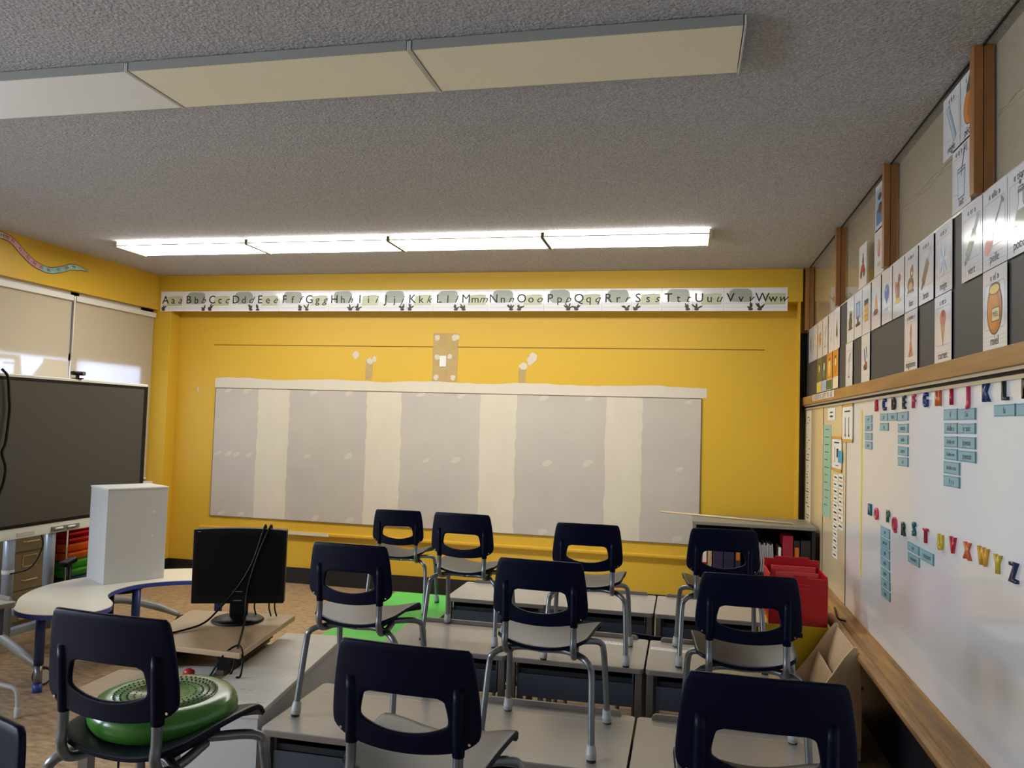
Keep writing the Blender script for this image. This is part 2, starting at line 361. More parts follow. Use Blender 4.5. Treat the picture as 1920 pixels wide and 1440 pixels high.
# cream paper drawn as strips between the openings of the letters E and V
bm = B()
def q4(y0, y1, z0, z1): bm.faces.new([bm.verts.new(p) for p in ((0, y0, z0), (0, y1, z0), (0, y1, z1), (0, y0, z1))])
q4(-.30, -.12, -.3, .11); q4(-.12, .02, .07, .11)
q4(-.09, .02, .035, .05); q4(-.09, .02, -.06, -.045); q4(.02, .08, -.3, .11); q4(-.12, .02, -.3, -.13)
bm.faces.new([bm.verts.new(p) for p in ((0, .08, .11), (0, .12, -.13), (0, .14, -.3), (0, .08, -.3))]); q4(.14, .30, -.3, -.13)
bm.faces.new([bm.verts.new(p) for p in ((0, .14, -.13), (0, .32, .08), (0, .32, -.13))]); q4(.32, .60, -.3, .11)
finish('sheet', bm, M_lp, pp)

# number caterpillar on the bulkhead
nb = thing('number_line', 'coloured number caterpillar curving along the yellow bulkhead above the blinds', 'number line', (XL + .003, 5.2, 2.9))
cp = [(5.05, 3.03), (5.16, 3.055), (5.264, 3.063), (5.326, 3.06), (5.395, 3.041), (5.508, 2.964), (5.594, 2.915), (5.681, 2.887), (5.799, 2.877), (5.935, 2.914), (6.026, 2.951), (6.134, 2.963), (6.236, 2.955)]
path = smooth_path([(0, y - 5.2, z - 2.9) for y, z in cp], 6)
cols = [mat('pastel_' + n, c, .4) for n, c in (('white', (226, 222, 214)), ('pink', (216, 168, 172)), ('rose', (204, 150, 160)), ('teal', (150, 186, 180)), ('mint', (176, 204, 190)))]
bm = B(); bo = B(); N = len(path)
for i in range(N - 1):
    ring = []
    for k, wdt in ((i, None), (i + 1, None)):
        t = (path[min(k + 1, N - 1)] - path[max(k - 1, 0)]).normalized(); nn = Vector((0, -t.z, t.y))
        hw = .024 if k < N - 8 else .024 * max(.12, (N - 1 - k) / 8)
        ring.append((path[k] + nn * hw, path[k] - nn * hw, path[k] + nn * (hw + .005), path[k] - nn * (hw + .005)))
    f = bm.faces.new([bm.verts.new(p + Vector((.001, 0, 0))) for p in (ring[0][1], ring[1][1], ring[1][0], ring[0][0])]); f.material_index = min(4, int(i / N * 5.2))
    bo.faces.new([bo.verts.new(p) for p in (ring[0][3], ring[1][3], ring[1][2], ring[0][2])])
finish('outline', bo, M_ink, nb); finish('body', bm, cols, nb)
bm = B()
nums = ['87', '88', '89', '90', '91', '92', '93', '94', '95', '96', '97', '98', '99']
for j, s in enumerate(nums):
    k = int(5 + j * (N - 16) / 12); t = (path[min(k + 1, N - 1)] - path[k - 1]).normalized()
    o = text_obj(s, .04, M_ink, None, 0, 0, 0)
    for v in o.data.vertices: v.co = path[k] + t * v.co.x + Vector((0, -t.z, t.y)) * v.co.y + Vector((.0016, 0, 0))
    bm.from_mesh(o.data); bpy.data.objects.remove(o)
finish('lettering', bm, M_ink, nb)

# ------------------------------------------------------------------ ceiling lights
def lamp(x0, y0, y1, lit, label, group, lens_m):
    zb = 3.066
    e = thing('ceiling_light', label, 'ceiling light', (x0 + .61, (y0 + y1) / 2, ZC), 0, group)
    hy = (y1 - y0) / 2; L = .606
    bm = B(); box(bm, -L, L, -hy + .03, hy - .03, -.014, 0); finish('housing', bm, M_housing, e, bevel=.003)
    bm = B(); prism(bm, [(-hy + .003, -.040), (hy - .003, -.040), (hy - .003, -.006), (-hy + .003, -.006)], -L + .008, L - .008, Matrix(((0, 0, 1, 0), (1, 0, 0, 0), (0, 1, 0, 0), (0, 0, 0, 1))))
    finish('lens', bm, lens_m, e)
    for s in (-1, 1):
        bm = B(); box(bm, -L + .008, L - .008, s * hy - .0025, s * hy + .0025, -.041, -.032 if lit else -.004); finish('side_band', bm, M_endcap if lit else M_side, e)
    for s in (-1, 1):
        bm = B(); box(bm, s * L - (.011 if lit else .004), s * L + (.011 if lit else .004), -hy - .005, hy + .005, -.050 if lit else -.043, -.006); finish('end_cap', bm, M_endcap if lit else M_housing, e, bevel=.002)
nl = ['rightmost', 'second from the right', 'third from the right']
for i in range(3):
    lamp(-1.04 - 1.22 * i, 2.75, 3.128, False, ['unlit cream ceiling light at the right end of the near row', 'unlit cream ceiling light in the middle of the near row', 'unlit whitish ceiling light at the left edge of the near row'][i], 'unlit near ceiling lights', M_lens_off if i < 2 else M_lens_off2)
for i in range(4):
    lamp(-1.066 - 1.22 * i, 5.74, 6.118, True, ['glowing ceiling light at the right end of the far row', 'glowing ceiling light second from the right in the far row', 'glowing ceiling light second from the left in the far row', 'glowing ceiling light at the left end of the far row'][i], 'lit far ceiling lights', M_lens_on)

# ------------------------------------------------------------------ alphabet cards on the beam
M_soft = mat('grey_green_tint', (170, 176, 164), .3); M_soft2 = mat('pale_green_tint', (206, 210, 178), .3); M_plant = mat('charcoal_sketch', (62, 62, 58), .5)
cw = (0.857 + 5.391) / 23
for i in range(23):
    L = 'ABCDEFGHIJKLMNOPQRSTUVW'[i]
    bm = B(); box(bm, -cw / 2 + .001, cw / 2 - .001, -.104, .104, 0, .0012)
    o = finish('alphabet_card', bm, M_paper); tag(o, 'white alphabet card lettered %s %s in the strip under the ceiling' % (L, L.lower()), 'alphabet card', 'alphabet cards')
    frame(o, (-5.391 + cw * (i + .5), YF - .002, 2.834), *BACK)
    bm = B()
    if i % 2: flatpoly(bm, [(x + random.uniform(-.004, .004), y + random.uniform(-.003, .003)) for x, y in rrect(.2, .12, .045, .01, .035)], .0016, 0)
    else: flatpoly(bm, [(-.06, -.05), (.115, -.045), (.12, .05), (.06, .058), (-.05, .045)], .0016, 1)
    bx = -.1 if i % 2 == 0 else .095
    for k in range(5):
        a = random.uniform(.4, 2.7); l = random.uniform(.025, .055)
        flatpoly(bm, ell(bx + l * .5 * math.cos(a), -.085 + l * .6 * math.sin(a), l * .6, .008, 8, a), .0020 + k * .00005, 2)
    flatpoly(bm, ell(bx, -.088, .022, .012, 10), .0024, 2)
    finish('illustration', bm, [M_soft, M_soft2, M_plant], o)
    bm = B()
    for z in (.045, .005, -.035, -.07): flatpoly(bm, [(-.12, z - .0008), (.12, z - .0008), (.12, z + .0008), (-.12, z + .0008)], .0019)
    finish('ruled_lines', bm, M_greyink, o)
    text_obj(L, .116, M_ink, o, -.078, .012, .0028, name='capital_letter', bold=0 if L in 'MNW' else .006)
    text_obj(L.lower(), .104, M_ink, o, .012, .008, .0028, name='small_letter', bold=.004)
    text_obj(L.lower(), .1, M_ink, o, .09, .008, .0028, shear=.38, sx=1.05, name='cursive_letter')

# ------------------------------------------------------------------ right wall: boards, rail, tackboard, tray, posts, glass
for (y0, y1, m, lb) in ((YR + .05, 5.548, M_wb, 'long glossy white magnetic whiteboard carrying the letters and blue word cards'),
                        (5.553, 6.432, M_wb_tinted, 'whiteboard panel tinted with the yellow wall reflection, behind the green paper, second from the far corner'),
                        (6.437, 7.93, M_wb_tinted, 'whiteboard panel tinted with the yellow wall reflection, next to the far yellow corner')):
    t = thing('whiteboard', lb, 'whiteboard', (XR, (y0 + y1) / 2, .56)); h = (y1 - y0) / 2
    bm = B(); box(bm, 0, .03, -h, h, 0, 1.315); finish('writing_surface', bm, m, t)
    bm = B(); box(bm, -.003, .03, h - .006, h, 0, 1.315); finish('edge_strip', bm, M_dark, t)
    if m is M_wb:
        bm = B(); box(bm, -.0015, 0, 5.078 - (y0 + y1) / 2 - .017, 5.078 - (y0 + y1) / 2 + .017, .27, 1.26); finish('tape_line', bm, M_tape, t)
tr = thing('board_rail', 'long oak rail with metal track between the tackboard and whiteboard', 'rail', (XR, 2.6, 0))
bm = B(); box(bm, -.035, .04, -5.2, 5.33, 1.905, 1.975); finish('oak_strip', bm, M_oak, tr, bevel=.004)
bm = B(); box(bm, -.022, .04, -5.2, 5.33, 1.893, 1.905); box(bm, -.012, .04, -5.2, 5.33, 1.866, 1.880); finish('track_lip', bm, M_alu, tr)
bm = B(); box(bm, -.006, .04, -5.2, 5.33, 1.880, 1.893); finish('track_groove', bm, M_dark, tr)
tk = thing('tackboard', 'long dark grey tackboard strip above the oak rail', 'tackboard', (XR, 2.6, 0))
bm = B(); box(bm, 0, .04, -5.2, 5.33, 1.975, 2.545); finish('surface', bm, M_tack, tk)
bm = B(); box(bm, -.004, .04, -5.2, 5.33, 2.545, 2.556); finish('cap_strip', bm, M_alu, tk)
ty = thing('board_tray', 'worn oak tray running along the bottom of the whiteboard', 'tray', (XR, 2.6, 0))
bm = B(); prism(bm, [(.014, .562), (-.002, .562), (-.008, .548), (-.07, .545), (-.088, .540), (-.098, .533), (-.104, .540), (-.112, .555), (-.128, .564), (-.146, .562), (-.158, .552), (-.16, .535), (-.15, .518), (.014, .512)], -5.2, 5.33, Matrix(((1, 0, 0, 0), (0, 0, 1, 0), (0, 1, 0, 0), (0, 0, 0, 1))))
finish('tray_profile', bm, M_tray, ty)
bm = B(); tube(bm, smooth_path([(-.07, 2.9, .549), (-.095, 2.7, .551), (-.11, 2.55, .556), (-.07, 2.53, .549)], 4), .006, 8)
hk = finish('metal_bar', bm, M_dark); hk.location = (XR, 2.6, .002); tag(hk, 'thin dark bent metal bar lying on the tray by the red bin', 'bar')
py = [7.21, 5.80, 4.437, 3.105, 1.77, .44, -.89, -2.2]
for k, y in enumerate(py):
    t = bpy.data.objects.new('trim_%d' % (20 + k), None); COL.objects.link(t); t['kind'] = 'structure'; t.location = (1.0, y, 2.556)
    bm = B(); box(bm, 0, .0315, 0, .046, 0, ZC - 2.557); finish('post_front', bm, M_post, t, bevel=.002)
    bm = B(); box(bm, .0345, .068, 0, .046, 0, ZC - 2.557); finish('post_back', bm, M_post, t, bevel=.002)
    bm = B(); box(bm, .0315, .0345, .004, .042, 0, ZC - 2.557); finish('post_groove', bm, M_dark, t)
gy = [7.95] + py + [YR]
for k, (a, b) in enumerate(zip(gy[1:], gy)):
    a = a + .046 if a > YR else a
    e = bpy.data.objects.new('window_%d' % (30 + k), None); COL.objects.link(e); e.location = (XR, (a + b) / 2, 2.556); e['kind'] = 'structure'
    h = (b - a) / 2
    bm = B(); box(bm, -.001, .003, -h, h, 0, ZC - 2.556); finish('pane', bm, M_pane, e)
    bm = B(); box(bm, .045, .055, -h - .03, h + .03, 0, ZC - 2.556); finish('film_backing', bm, M_film, e)
    bm = B()
    for q in range(3):
        pts = [(.044, -h + 2 * h * j / 14, .27 + .012 * q + .008 * math.sin(j * 1.7 + q * 2 + k) + random.uniform(-.004, .004)) for j in range(15)]
        tube(bm, pts, .0025, 5)
    finish('film_wrinkle', bm, M_film, e)
bm = B(); box(bm, XR - .004, XR + .002, YR, 7.9, ZC - .007, ZC); struct('trim_40', bm, M_dark)

# picture cards ---------------------------------------------------------------
PC = {n: mat('print_' + n, c, .35, coat=.3) for n, c in dict(green=(52, 96, 60), dgreen=(40, 58, 44), red=(186, 44, 48), brown=(118, 74, 52), dbrown=(70, 48, 38), orange=(222, 136, 40), amber=(196, 110, 30),
      yellow=(232, 206, 96), cream=(240, 226, 180), pink=(214, 128, 126), blue=(72, 118, 178), lblue=(150, 184, 214), grey=(160, 164, 170), black=(34, 34, 38), tan=(206, 160, 110), ice=(206, 216, 228), teal=(58, 120, 130)).items()}
PCN = list(PC); PCM = [PC[k] for k in PCN]
def pic(bm, shapes):
    for k, (c, p) in enumerate(shapes): flatpoly(bm, p, .0014 + k * .00012, PCN.index(c))
def rod(x0, y0, x1, y1, wd):
    d = Vector((x1 - x0, y1 - y0)); n = Vector((-d.y, d.x)).normalized() * wd / 2
    return [(x0 + n.x, y0 + n.y), (x0 - n.x, y0 - n.y), (x1 - n.x, y1 - n.y), (x1 + n.x, y1 + n.y)]
def card(yc, zc, w, h, x, label, shapes, head='', word='', group='picture cards', tilt=0, fr=True):
    bm = B(); seg = 8
    for k in range(seg):
        a, b = -w / 2 + w * k / seg, -w / 2 + w * (k + 1) / seg
        za, zb = .012 * (2 * a / w) ** 2 * .3, .012 * (2 * b / w) ** 2 * .3
        box(bm, a, b, -h / 2, h / 2, 0, .0008)
    bmesh.ops.remove_doubles(bm, verts=bm.verts, dist=1e-5)
    o = finish('picture_card', bm, M_paper); tag(o, label, 'picture card', group)
    frame(o, (x, yc, zc), *RIGHT)
    if tilt: o.matrix_world = o.matrix_world @ Matrix.Rotation(tilt, 4, 'Y')
    if shapes:
        bm = B(); pic(bm, shapes); finish('illustration', bm, PCM, o)
    bm = B()
    def ring(p0, p1):
        for a, b, c, d in zip(p0, p0[1:] + p0[:1], p1[1:] + p1[:1], p1): bm.faces.new([bm.verts.new((q[0], q[1], .0012)) for q in (a, b, c, d)])
    if fr: ring(rrect(w * .84, h * .56, .012, 0, h * .04), rrect(w * .84 - .004, h * .56 - .004, .011, 0, h * .04))
    for z in (-.33, -.38, -.43): flatpoly(bm, [(-w * .44, h * z), (w * .44, h * z), (w * .44, h * z + .001), (-w * .44, h * z + .001)], .0012)
    finish('ruled_lines', bm, M_greyink, o)
    if head: text_obj(head, .036, M_ink, o, 0, h * .39, .0016, name='heading', bold=.003)
    if word: text_obj(word, .044, M_ink, o, 0, -h * .385, .0016, sx=min(1, 8 / len(word)), name='word', bold=.003)
    return o
W_, H_ = .216, .285
gA = 'picture cards in the row over the tackboard'; gB = 'picture cards hanging in the lower row'; gG = 'picture cards stuck on the glass'
bottle = [('black', [(-.062, -.052), (.062, -.052), (.02, .02), (.02, .075), (-.02, .075), (-.02, .02)]), ('ice', [(-.056, -.048), (.056, -.048), (.015, .02), (.015, .07), (-.015, .07), (-.015, .02)]), ('green', [(-.054, -.048), (.054, -.048), (.026, .0), (-.026, .0)]), ('black', rod(-.024, .06, .024, .06, .012)), ('black', ell(-.006, .088, .008, .008)), ('black', ell(.008, .102, .006, .006))]
pelle = [('black', rod(-.03, -.03, .07, .08, .011)), ('red', ell(-.05, -.05, .05, .03, 16, .8)), ('black', rod(.06, .085, .08, .065, .012))]
vertm = [('teal', rod(.02, .02, .07, .085, .026)), ('green', rod(-.05, -.055, .03, .03, .044)), ('dgreen', rod(-.066, -.075, -.04, -.045, .02)), ('black', rod(-.075, -.08, -.06, -.06, .01))]
brunm = [('grey', rod(.02, .03, .07, .09, .024)), ('brown', rod(-.045, -.05, .03, .04, .048)), ('dbrown', rod(-.066, -.075, -.035, -.04, .018))]
jar = [('dbrown', ell(0, .0, .07, .09, 20)), ('amber', ell(0, .0, .064, .084, 20)), ('orange', ell(-.012, -.005, .046, .066, 20)), ('dbrown', ell(0, .07, .05, .022)), ('yellow', ell(0, .068, .044, .016)), ('dbrown', rrect(.07, .048, .004, .012, -.02)), ('cream', rrect(.064, .042, .004, .012, -.02))]
cone = [('tan', [(-.03, .03), (.03, .03), (0, -.075)]), ('amber', rod(-.012, .02, .004, -.05, .003)), ('pink', ell(0, .045, .036, .034)), ('red', ell(.006, .062, .02, .014))]
snow = [('ice', rod(-.05, 0, .05, 0, .01)), ('ice', rod(0, -.07, 0, .07, .01)), ('lblue', rod(-.04, -.05, .04, .05, .008)), ('lblue', rod(-.04, .05, .04, -.05, .008))]
lady = [('pink', [(-.035, -.075), (.035, -.075), (.012, 0), (-.012, 0)]), ('red', rod(-.03, -.07, .02, -.03, .01)), ('tan', ell(0, .02, .014, .018)), ('pink', [(-.02, .03), (.02, .03), (.006, .09)])]
critter = [('brown', ell(-.01, -.02, .055, .035)), ('tan', ell(-.01, -.03, .035, .02)), ('brown', ell(.01, .035, .028, .026)), ('dbrown', ell(.022, .06, .01, .01)), ('dbrown', rod(-.06, -.05, .05, -.055, .012)), ('cream', ell(.015, .03, .012, .01))]
squirrel = [('brown', ell(.0, -.01, .03, .05)), ('brown', ell(.02, .05, .024, .022)), ('amber', ell(-.035, -.01, .022, .055, 16, .3)), ('yellow', ell(-.005, -.06, .05, .016))]
balloon = [('blue', ell(0, .02, .05, .044)), ('lblue', ell(-.016, .035, .014, .01)), ('blue', [(-.02, -.015), (.02, -.015), (0, -.045)]), ('black', rod(-.02, -.06, -.026, -.08, .006)), ('black', rod(.012, -.06, .016, -.08, .006))]
fire = [('orange', [(-.036, -.04), (.036, -.04), (.026, .01), (.004, .06), (-.018, .02)]), ('yellow', [(-.018, -.04), (.018, -.04), (.004, .02)]), ('dbrown', ell(0, -.05, .052, .016)), ('brown', rod(-.05, -.06, .05, -.045, .012))]
flats = [('orange', rrect(.1, .1, .002, 0, -.02)), ('black', rrect(.11, .03, .002, 0, .045))] + [('yellow', rrect(.022, .02, .001, x, z)) for x in (-.03, 0, .03) for z in (-.05, -.02, .01)]
pc = [('blue', rrect(.12, .1, .006, 0, .03)), ('lblue', rrect(.1, .08, .004, 0, .03)), ('black', rrect(.04, .03, .002, 0, -.035)), ('black', rrect(.13, .02, .004, 0, -.06))]
frog = [('dgreen', ell(0, -.02, .055, .04)), ('dgreen', ell(.01, .03, .035, .026)), ('green', ell(-.01, -.02, .03, .02)), ('black', rod(-.06, -.06, .06, -.06, .014)), ('cream', ell(.02, .045, .008, .008))]
bird = [('black', rod(-.02, -.08, .02, .0, .008)), ('grey', ell(0, .03, .04, .024, 14, .5)), ('black', rod(.02, .06, .05, .07, .01)), ('black', rod(-.03, -.08, .03, -.08, .008))]
shoes = [('blue', ell(-.015, .01, .018, .06, 14, .4)), ('dbrown', ell(.0, -.05, .05, .02)), ('red', ell(.02, -.035, .03, .016)), ('black', rod(.02, .07, .05, .0, .012))]
moto = [('dbrown', ell(-.04, -.045, .028, .028)), ('dbrown', ell(.04, -.045, .028, .028)), ('red', ell(0, -.015, .05, .024)), ('dbrown', ell(.01, .03, .02, .026)), ('amber', ell(.01, .06, .014, .014))]
plain = [('grey', rod(-.02, -.05, .02, .06, .02)), ('black', rod(-.02, -.06, -.005, -.03, .012))]
sun = [('orange', ell(0, 0, .04, .04))] + [('amber', ell(.055 * math.cos(a), .055 * math.sin(a), .012, .012, 8)) for a in [k * PI / 4 for k in range(8)]]
star = [('yellow', [((.06 if k % 2 == 0 else .028) * math.sin(k * PI / 5), (.06 if k % 2 == 0 else .028) * math.cos(k * PI / 5)) for k in range(10)])]
tree = [('dgreen', [(-.035, -.05), (.035, -.05), (0, .08)]), ('dbrown', rod(0, -.07, 0, -.05, .014))]
ruler = [('black', rod(-.045, .075, .045, -.075, .036)), ('ice', rod(-.043, .072, .043, -.072, .03)), ('lblue', rod(-.03, .06, .05, -.07, .008))]
peach = [('dbrown', ell(.0, -.01, .062, .068, 20)), ('orange', ell(0, -.01, .058, .064, 20)), ('amber', ell(.016, -.02, .036, .05, 20)), ('green', ell(-.01, .075, .03, .012, 12, .9)), ('black', rod(.0, .05, .012, .085, .006))]
glass = [('black', [(-.036, -.085), (.036, -.085), (.044, .035), (-.044, .035)]), ('ice', [(-.032, -.081), (.032, -.081), (.04, .031), (-.04, .031)]), ('black', rod(.0, .0, .035, .1, .007)), ('black', rod(-.042, .02, .042, .02, .004))]
photo = [('lblue', rrect(.16, .2, .003, 0, 0)), ('blue', rrect(.16, .09, .003, 0, -.055)), ('dbrown', ell(.01, -.01, .05, .03)), ('black', ell(0, .055, .04, .02))]
face = [('tan', ell(0, .02, .04, .05)), ('pink', ell(0, -.005, .03, .03)), ('red', rod(-.015, -.02, .015, -.02, .008)), ('tan', rod(-.03, -.07, .03, -.07, .02))]
xa = XR - .007
for (y, lb, sh, hd, wd) in ((2.76, 'picture card of a green potion bottle headed tion at the right edge', bottle, '« tion »', 'potion'), (2.98, 'picture card of a red paddle headed elle beside the potion card', pelle, '« elle »', 'pelle'), (3.203, 'picture card of a green marker headed er', vertm, '« er »', 'vert'),
        (3.532, 'faded picture card with a pale snowflake and the word neige', snow, '« ei »', 'neige'), (3.776, 'picture card of a brown marker headed un', brunm, '« un »', 'brun'), (4.01, 'picture card of a brown crouching animal between the marker and squirrel cards', critter, '« ion »', 'lion'), (4.241, 'picture card of an upright brown squirrel', squirrel, '', ''),
        (4.472, 'picture card of a blue balloon', balloon, '', ''), (4.715, 'picture card of an orange campfire', fire, '', ''), (4.957, 'picture card of an orange building with yellow windows', flats, '', ''), (5.185, 'picture card of a blue computer screen', pc, '', ''), (5.415, 'picture card of a dark green animal, first after the gap', frog, '', ''),
        (5.883, 'picture card of a dark pointed tree before the gap', tree, '', ''), (6.106, 'picture card with a thin grey stick beside the tree card', plain, '', ''), (6.357, 'picture card with a slim grey figure left of the stick card', bird, '', ''), (6.593, 'picture card of an orange sun', sun, '', ''), (6.835, 'picture card of a yellow star beside the sun card', star, '', ''), (7.06, 'picture card of a dark slim shape at the far end of the row', [('black', ell(0, 0, .016, .07))], '', '')):
    card(y, 2.406, W_, H_, xa, lb, sh, hd, wd, gA)
for (y, lb, sh, hd, wd) in ((2.98, 'picture card of an orange honey jar marked miel under the paddle card', jar, '« el »', 'miel'), (3.538, 'picture card of a pink ice cream cone under the snowflake card', cone, '« et »', 'cornet'), (4.013, 'picture card of a pink robed magician under the crouching animal card', lady, '« ienne »', 'magicienne'), (4.97, 'picture card of blue and red shoes in the lower row', shoes, '', ''), (5.447, 'picture card of a thin legged grey bird in the lower row', bird, '', '')):
    o = card(y, 2.118, W_, H_, xa, lb, sh, hd, wd, gB)
    if wd == 'miel': text_obj('MIEL', .026, M_ink, o, .012, -.02, .0024, name='jar_lettering')
for (y, z, lb, sh, hd, wd) in ((3.45, 2.943, 'picture card of a ruler stuck high on the glass', ruler, '« è »', 'règle'), (3.245, 2.943, 'picture card of an orange peach half hidden by the oak post', peach, '« ê »', 'pêche'), (3.332, 2.69, 'picture card of a drinking glass with a straw under the peach card', glass, '« ai » [è]', 'lait'),
        (4.66, 2.94, 'picture card with a blue sea photo high beside an oak post', photo, '', ''), (4.675, 2.689, 'picture card of a pink face under the blue sea photo card', face, '', ''), (5.085, 2.69, 'picture card of a small brown motorcycle on the glass', moto, '', '')):
    card(y, z, W_ - .006, .26, XR - .003, lb, sh, hd, wd, gG)
for y, c1, c2, c3, lb in ((5.925, 'orange', 'cream', 'amber', 'small orange and cream poster above the lettered strip, nearest of four'), (6.163, 'orange', 'green', 'yellow', 'small orange poster with a green foot above the lettered strip'), (6.395, 'dgreen', 'lblue', 'teal', 'small dark teal poster with a blue foot above the lettered strip'), (6.62, 'green', 'yellow', 'brown', 'small green poster with a yellow foot above the lettered strip, furthest of four')):
    bm = B(); box(bm, -.105, .105, -.138, .138, 0, .001); o = finish('small_poster', bm, M_paper); tag(o, lb, 'poster', 'small colour posters'); frame(o, (xa, y, 2.126), *RIGHT)
    bm = B(); pic(bm, [(c1, rrect(.205, .19, .002, 0, .04)), (c2, rrect(.205, .07, .002, 0, -.098)), (c3, ell(0, .03, .05, .07)), ('black', rod(-.03, .08, .03, .09, .02)), ('cream', ell(.01, .05, .025, .03))]); finish('illustration', bm, PCM, o)
bm = B(); box(bm, -.475, .475, -.024, .024, 0, .001); o = finish('lettered_strip', bm, M_paper); tag(o, 'white strip of bold black letters on the oak rail under the small posters', 'sign', None); frame(o, (XR - .0365, 6.27, 1.948), *RIGHT)
bm = B()
for a, b in ((-.42, -.12), (-.08, -.05), (.0, .16), (.2, .3), (.34, .44)):
    x = a
    while x < b - .02:
        flatpoly(bm, [(x, -.018), (x + .012, -.018), (x + .012, .018), (x, .018)], .0014); 
        if random.random() < .6: flatpoly(bm, [(x + .012, .01), (x + .022, .01), (x + .022, .018), (x + .012, .018)], .0014)
        if random.random() < .5: flatpoly(bm, [(x + .012, -.018), (x + .022, -.018), (x + .022, -.01), (x + .012, -.01)], .0014)
        x += .04
finish('lettering', bm, M_ink, o)

# magnetic letters ------------------------------------------------------------
MC = {n: mat('magnet_' + n, c, .3, coat=.3) for n, c in dict(red=(196, 32, 56), navy=(26, 52, 112), brown=(58, 46, 44), dgreen=(36, 62, 52), blue=(28, 62, 130), orange=(224, 112, 60), black=(40, 50, 50), olive=(70, 76, 60), teal=(24, 96, 116), pink=(214, 66, 96), moss=(70, 108, 74), yellow=(214, 186, 50), amber=(226, 166, 44), indigo=(34, 42, 84), sea=(28, 96, 100)).items()}
def magnet(ch, y, z, col, size=.088):
    o = text_obj(ch, size, MC[col], None, 0, 0, 0, name='magnetic_letter', bold=.02, sx=.95)
    bm = B(); bm.from_mesh(o.data)
    r = bmesh.ops.extrude_face_region(bm, geom=bm.faces[:]); bmesh.ops.translate(bm, verts=[v for v in r['geom'] if isinstance(v, bmesh.types.BMVert)], vec=(0, 0, .012))
    bmesh.ops.recalc_face_normals(bm, faces=bm.faces); bm.to_mesh(o.data); bm.free()
    frame(o, (XR, y, z), *RIGHT)
    return tag(o, '%s magnetic letter %s on the whiteboard' % ({'navy': 'navy', 'dgreen': 'dark green', 'moss': 'moss green', 'sea': 'sea green', 'amber': 'amber yellow'}.get(col, col), ch), 'magnet', 'magnetic letters')
for ch, y, col in zip('BCDEFGHIJKLM', (4.694, 4.515, 4.323, 4.128, 3.962, 3.778, 3.6, 3.433, 3.241, 3.063, 2.894, 2.72), ('red', 'navy', 'brown', 'dgreen', 'pink', 'blue', 'orange', 'red', 'pink', 'navy', 'black', 'olive')): magnet(ch, y, 1.83, col)
for ch, y, z, col in zip('NOPQRSTUVXWYZ', (4.831, 4.674, 4.42, 4.292, 4.127, 3.947, 3.767, 3.563, 3.41, 3.248, 3.087, 2.955, 2.824), (1.247, 1.239, 1.253, 1.231, 1.225, 1.247, 1.24, 1.241, 1.251, 1.253, 1.258, 1.253, 1.249),
        ('teal', 'pink', 'moss', 'pink', 'dgreen', 'sea', 'red', 'yellow', 'red', 'orange', 'amber', 'yellow', 'indigo')): magnet(ch, y, z, col)

# blue word cards ---------------------------------------------------------------
WC = [(4.995, 4.81, 1.784, 1.739, 'au', 'topmost of the four under the red B'), (4.993, 4.808, 1.737, 1.692, 'aussi', 'second of the four under the red B'), (4.991, 4.806, 1.684, 1.64, 'ai', 'third of the four under the red B'), (4.989, 4.804, 1.634, 1.586, 'avec', 'lowest of the four under the red B'),
 (4.628, 4.452, 1.79, 1.747, 'car', 'under the navy C'), (4.45, 4.26, 1.79, 1.746, 'dans', 'under the brown D'), (4.626, 4.438, 1.738, 1.694, 'ces', 'second under the navy C'),
 (4.258, 4.065, 1.791, 1.743, 'et', 'topmost of the five under the dark green E'), (4.256, 4.064, 1.733, 1.686, 'encore', 'second of the five under the dark green E'), (4.255, 4.063, 1.678, 1.631, 'enfin', 'middle of the five under the dark green E'), (4.253, 4.062, 1.623, 1.575, 'entre', 'fourth of the five under the dark green E'), (4.252, 4.061, 1.571, 1.524, 'en', 'lowest of the five under the dark green E'),
 (3.541, 3.367, 1.788, 1.74, 'il', 'reading il under the red I'), (3.534, 3.367, 1.732, 1.686, 'il/elle a', 'reading il/elle a'), (3.534, 3.364, 1.679, 1.632, 'il/elle est', 'reading il/elle est'), (3.533, 3.366, 1.63, 1.582, 'ils/elles ont', 'reading ils/elles ont'), (3.539, 3.341, 1.579, 1.526, 'ils/elles sont', 'reading ils/elles sont'), (3.54, 3.341, 1.523, 1.476, 'il y a', 'reading il y a'),
 (3.365, 3.172, 1.786, 1.739, "j'ai", "reading j'ai under the red I"), (3.365, 3.172, 1.73, 1.687, 'je suis', 'reading je suis'), (3.362, 3.171, 1.679, 1.631, 'joyeux', 'reading joyeux'), (3.358, 3.168, 1.627, 1.581, 'joyeuse', 'reading joyeuse'), (3.0, 2.813, 1.791, 1.747, 'la', 'reading la under the black L'), (2.811, 2.64, 1.791, 1.747, 'le', 'at the right edge beside the la card'),
 (4.595, 4.396, 1.193, 1.139, 'par', 'topmost of the seven under the moss P'), (4.593, 4.395, 1.136, 1.086, 'partout', 'second of the seven under the moss P'), (4.591, 4.393, 1.084, 1.035, 'pas', 'third of the seven under the moss P'), (4.59, 4.392, 1.032, 0.983, 'plus', 'fourth of the seven under the moss P'), (4.584, 4.387, 0.979, 0.929, 'pour', 'fifth of the seven under the moss P'), (4.579, 4.382, 0.926, 0.878, 'puis', 'sixth of the seven under the moss P'), (4.573, 4.377, 0.875, 0.827, 'peu', 'lowest of the seven under the moss P'),
 (4.067, 3.873, 1.183, 1.139, 'sur', 'upper of the two under the sea green S'), (4.06, 3.867, 1.134, 1.086, 'souvent', 'lower of the two under the sea green S'), (3.854, 3.661, 1.182, 1.129, 'toujours', 'alone under the red T')]
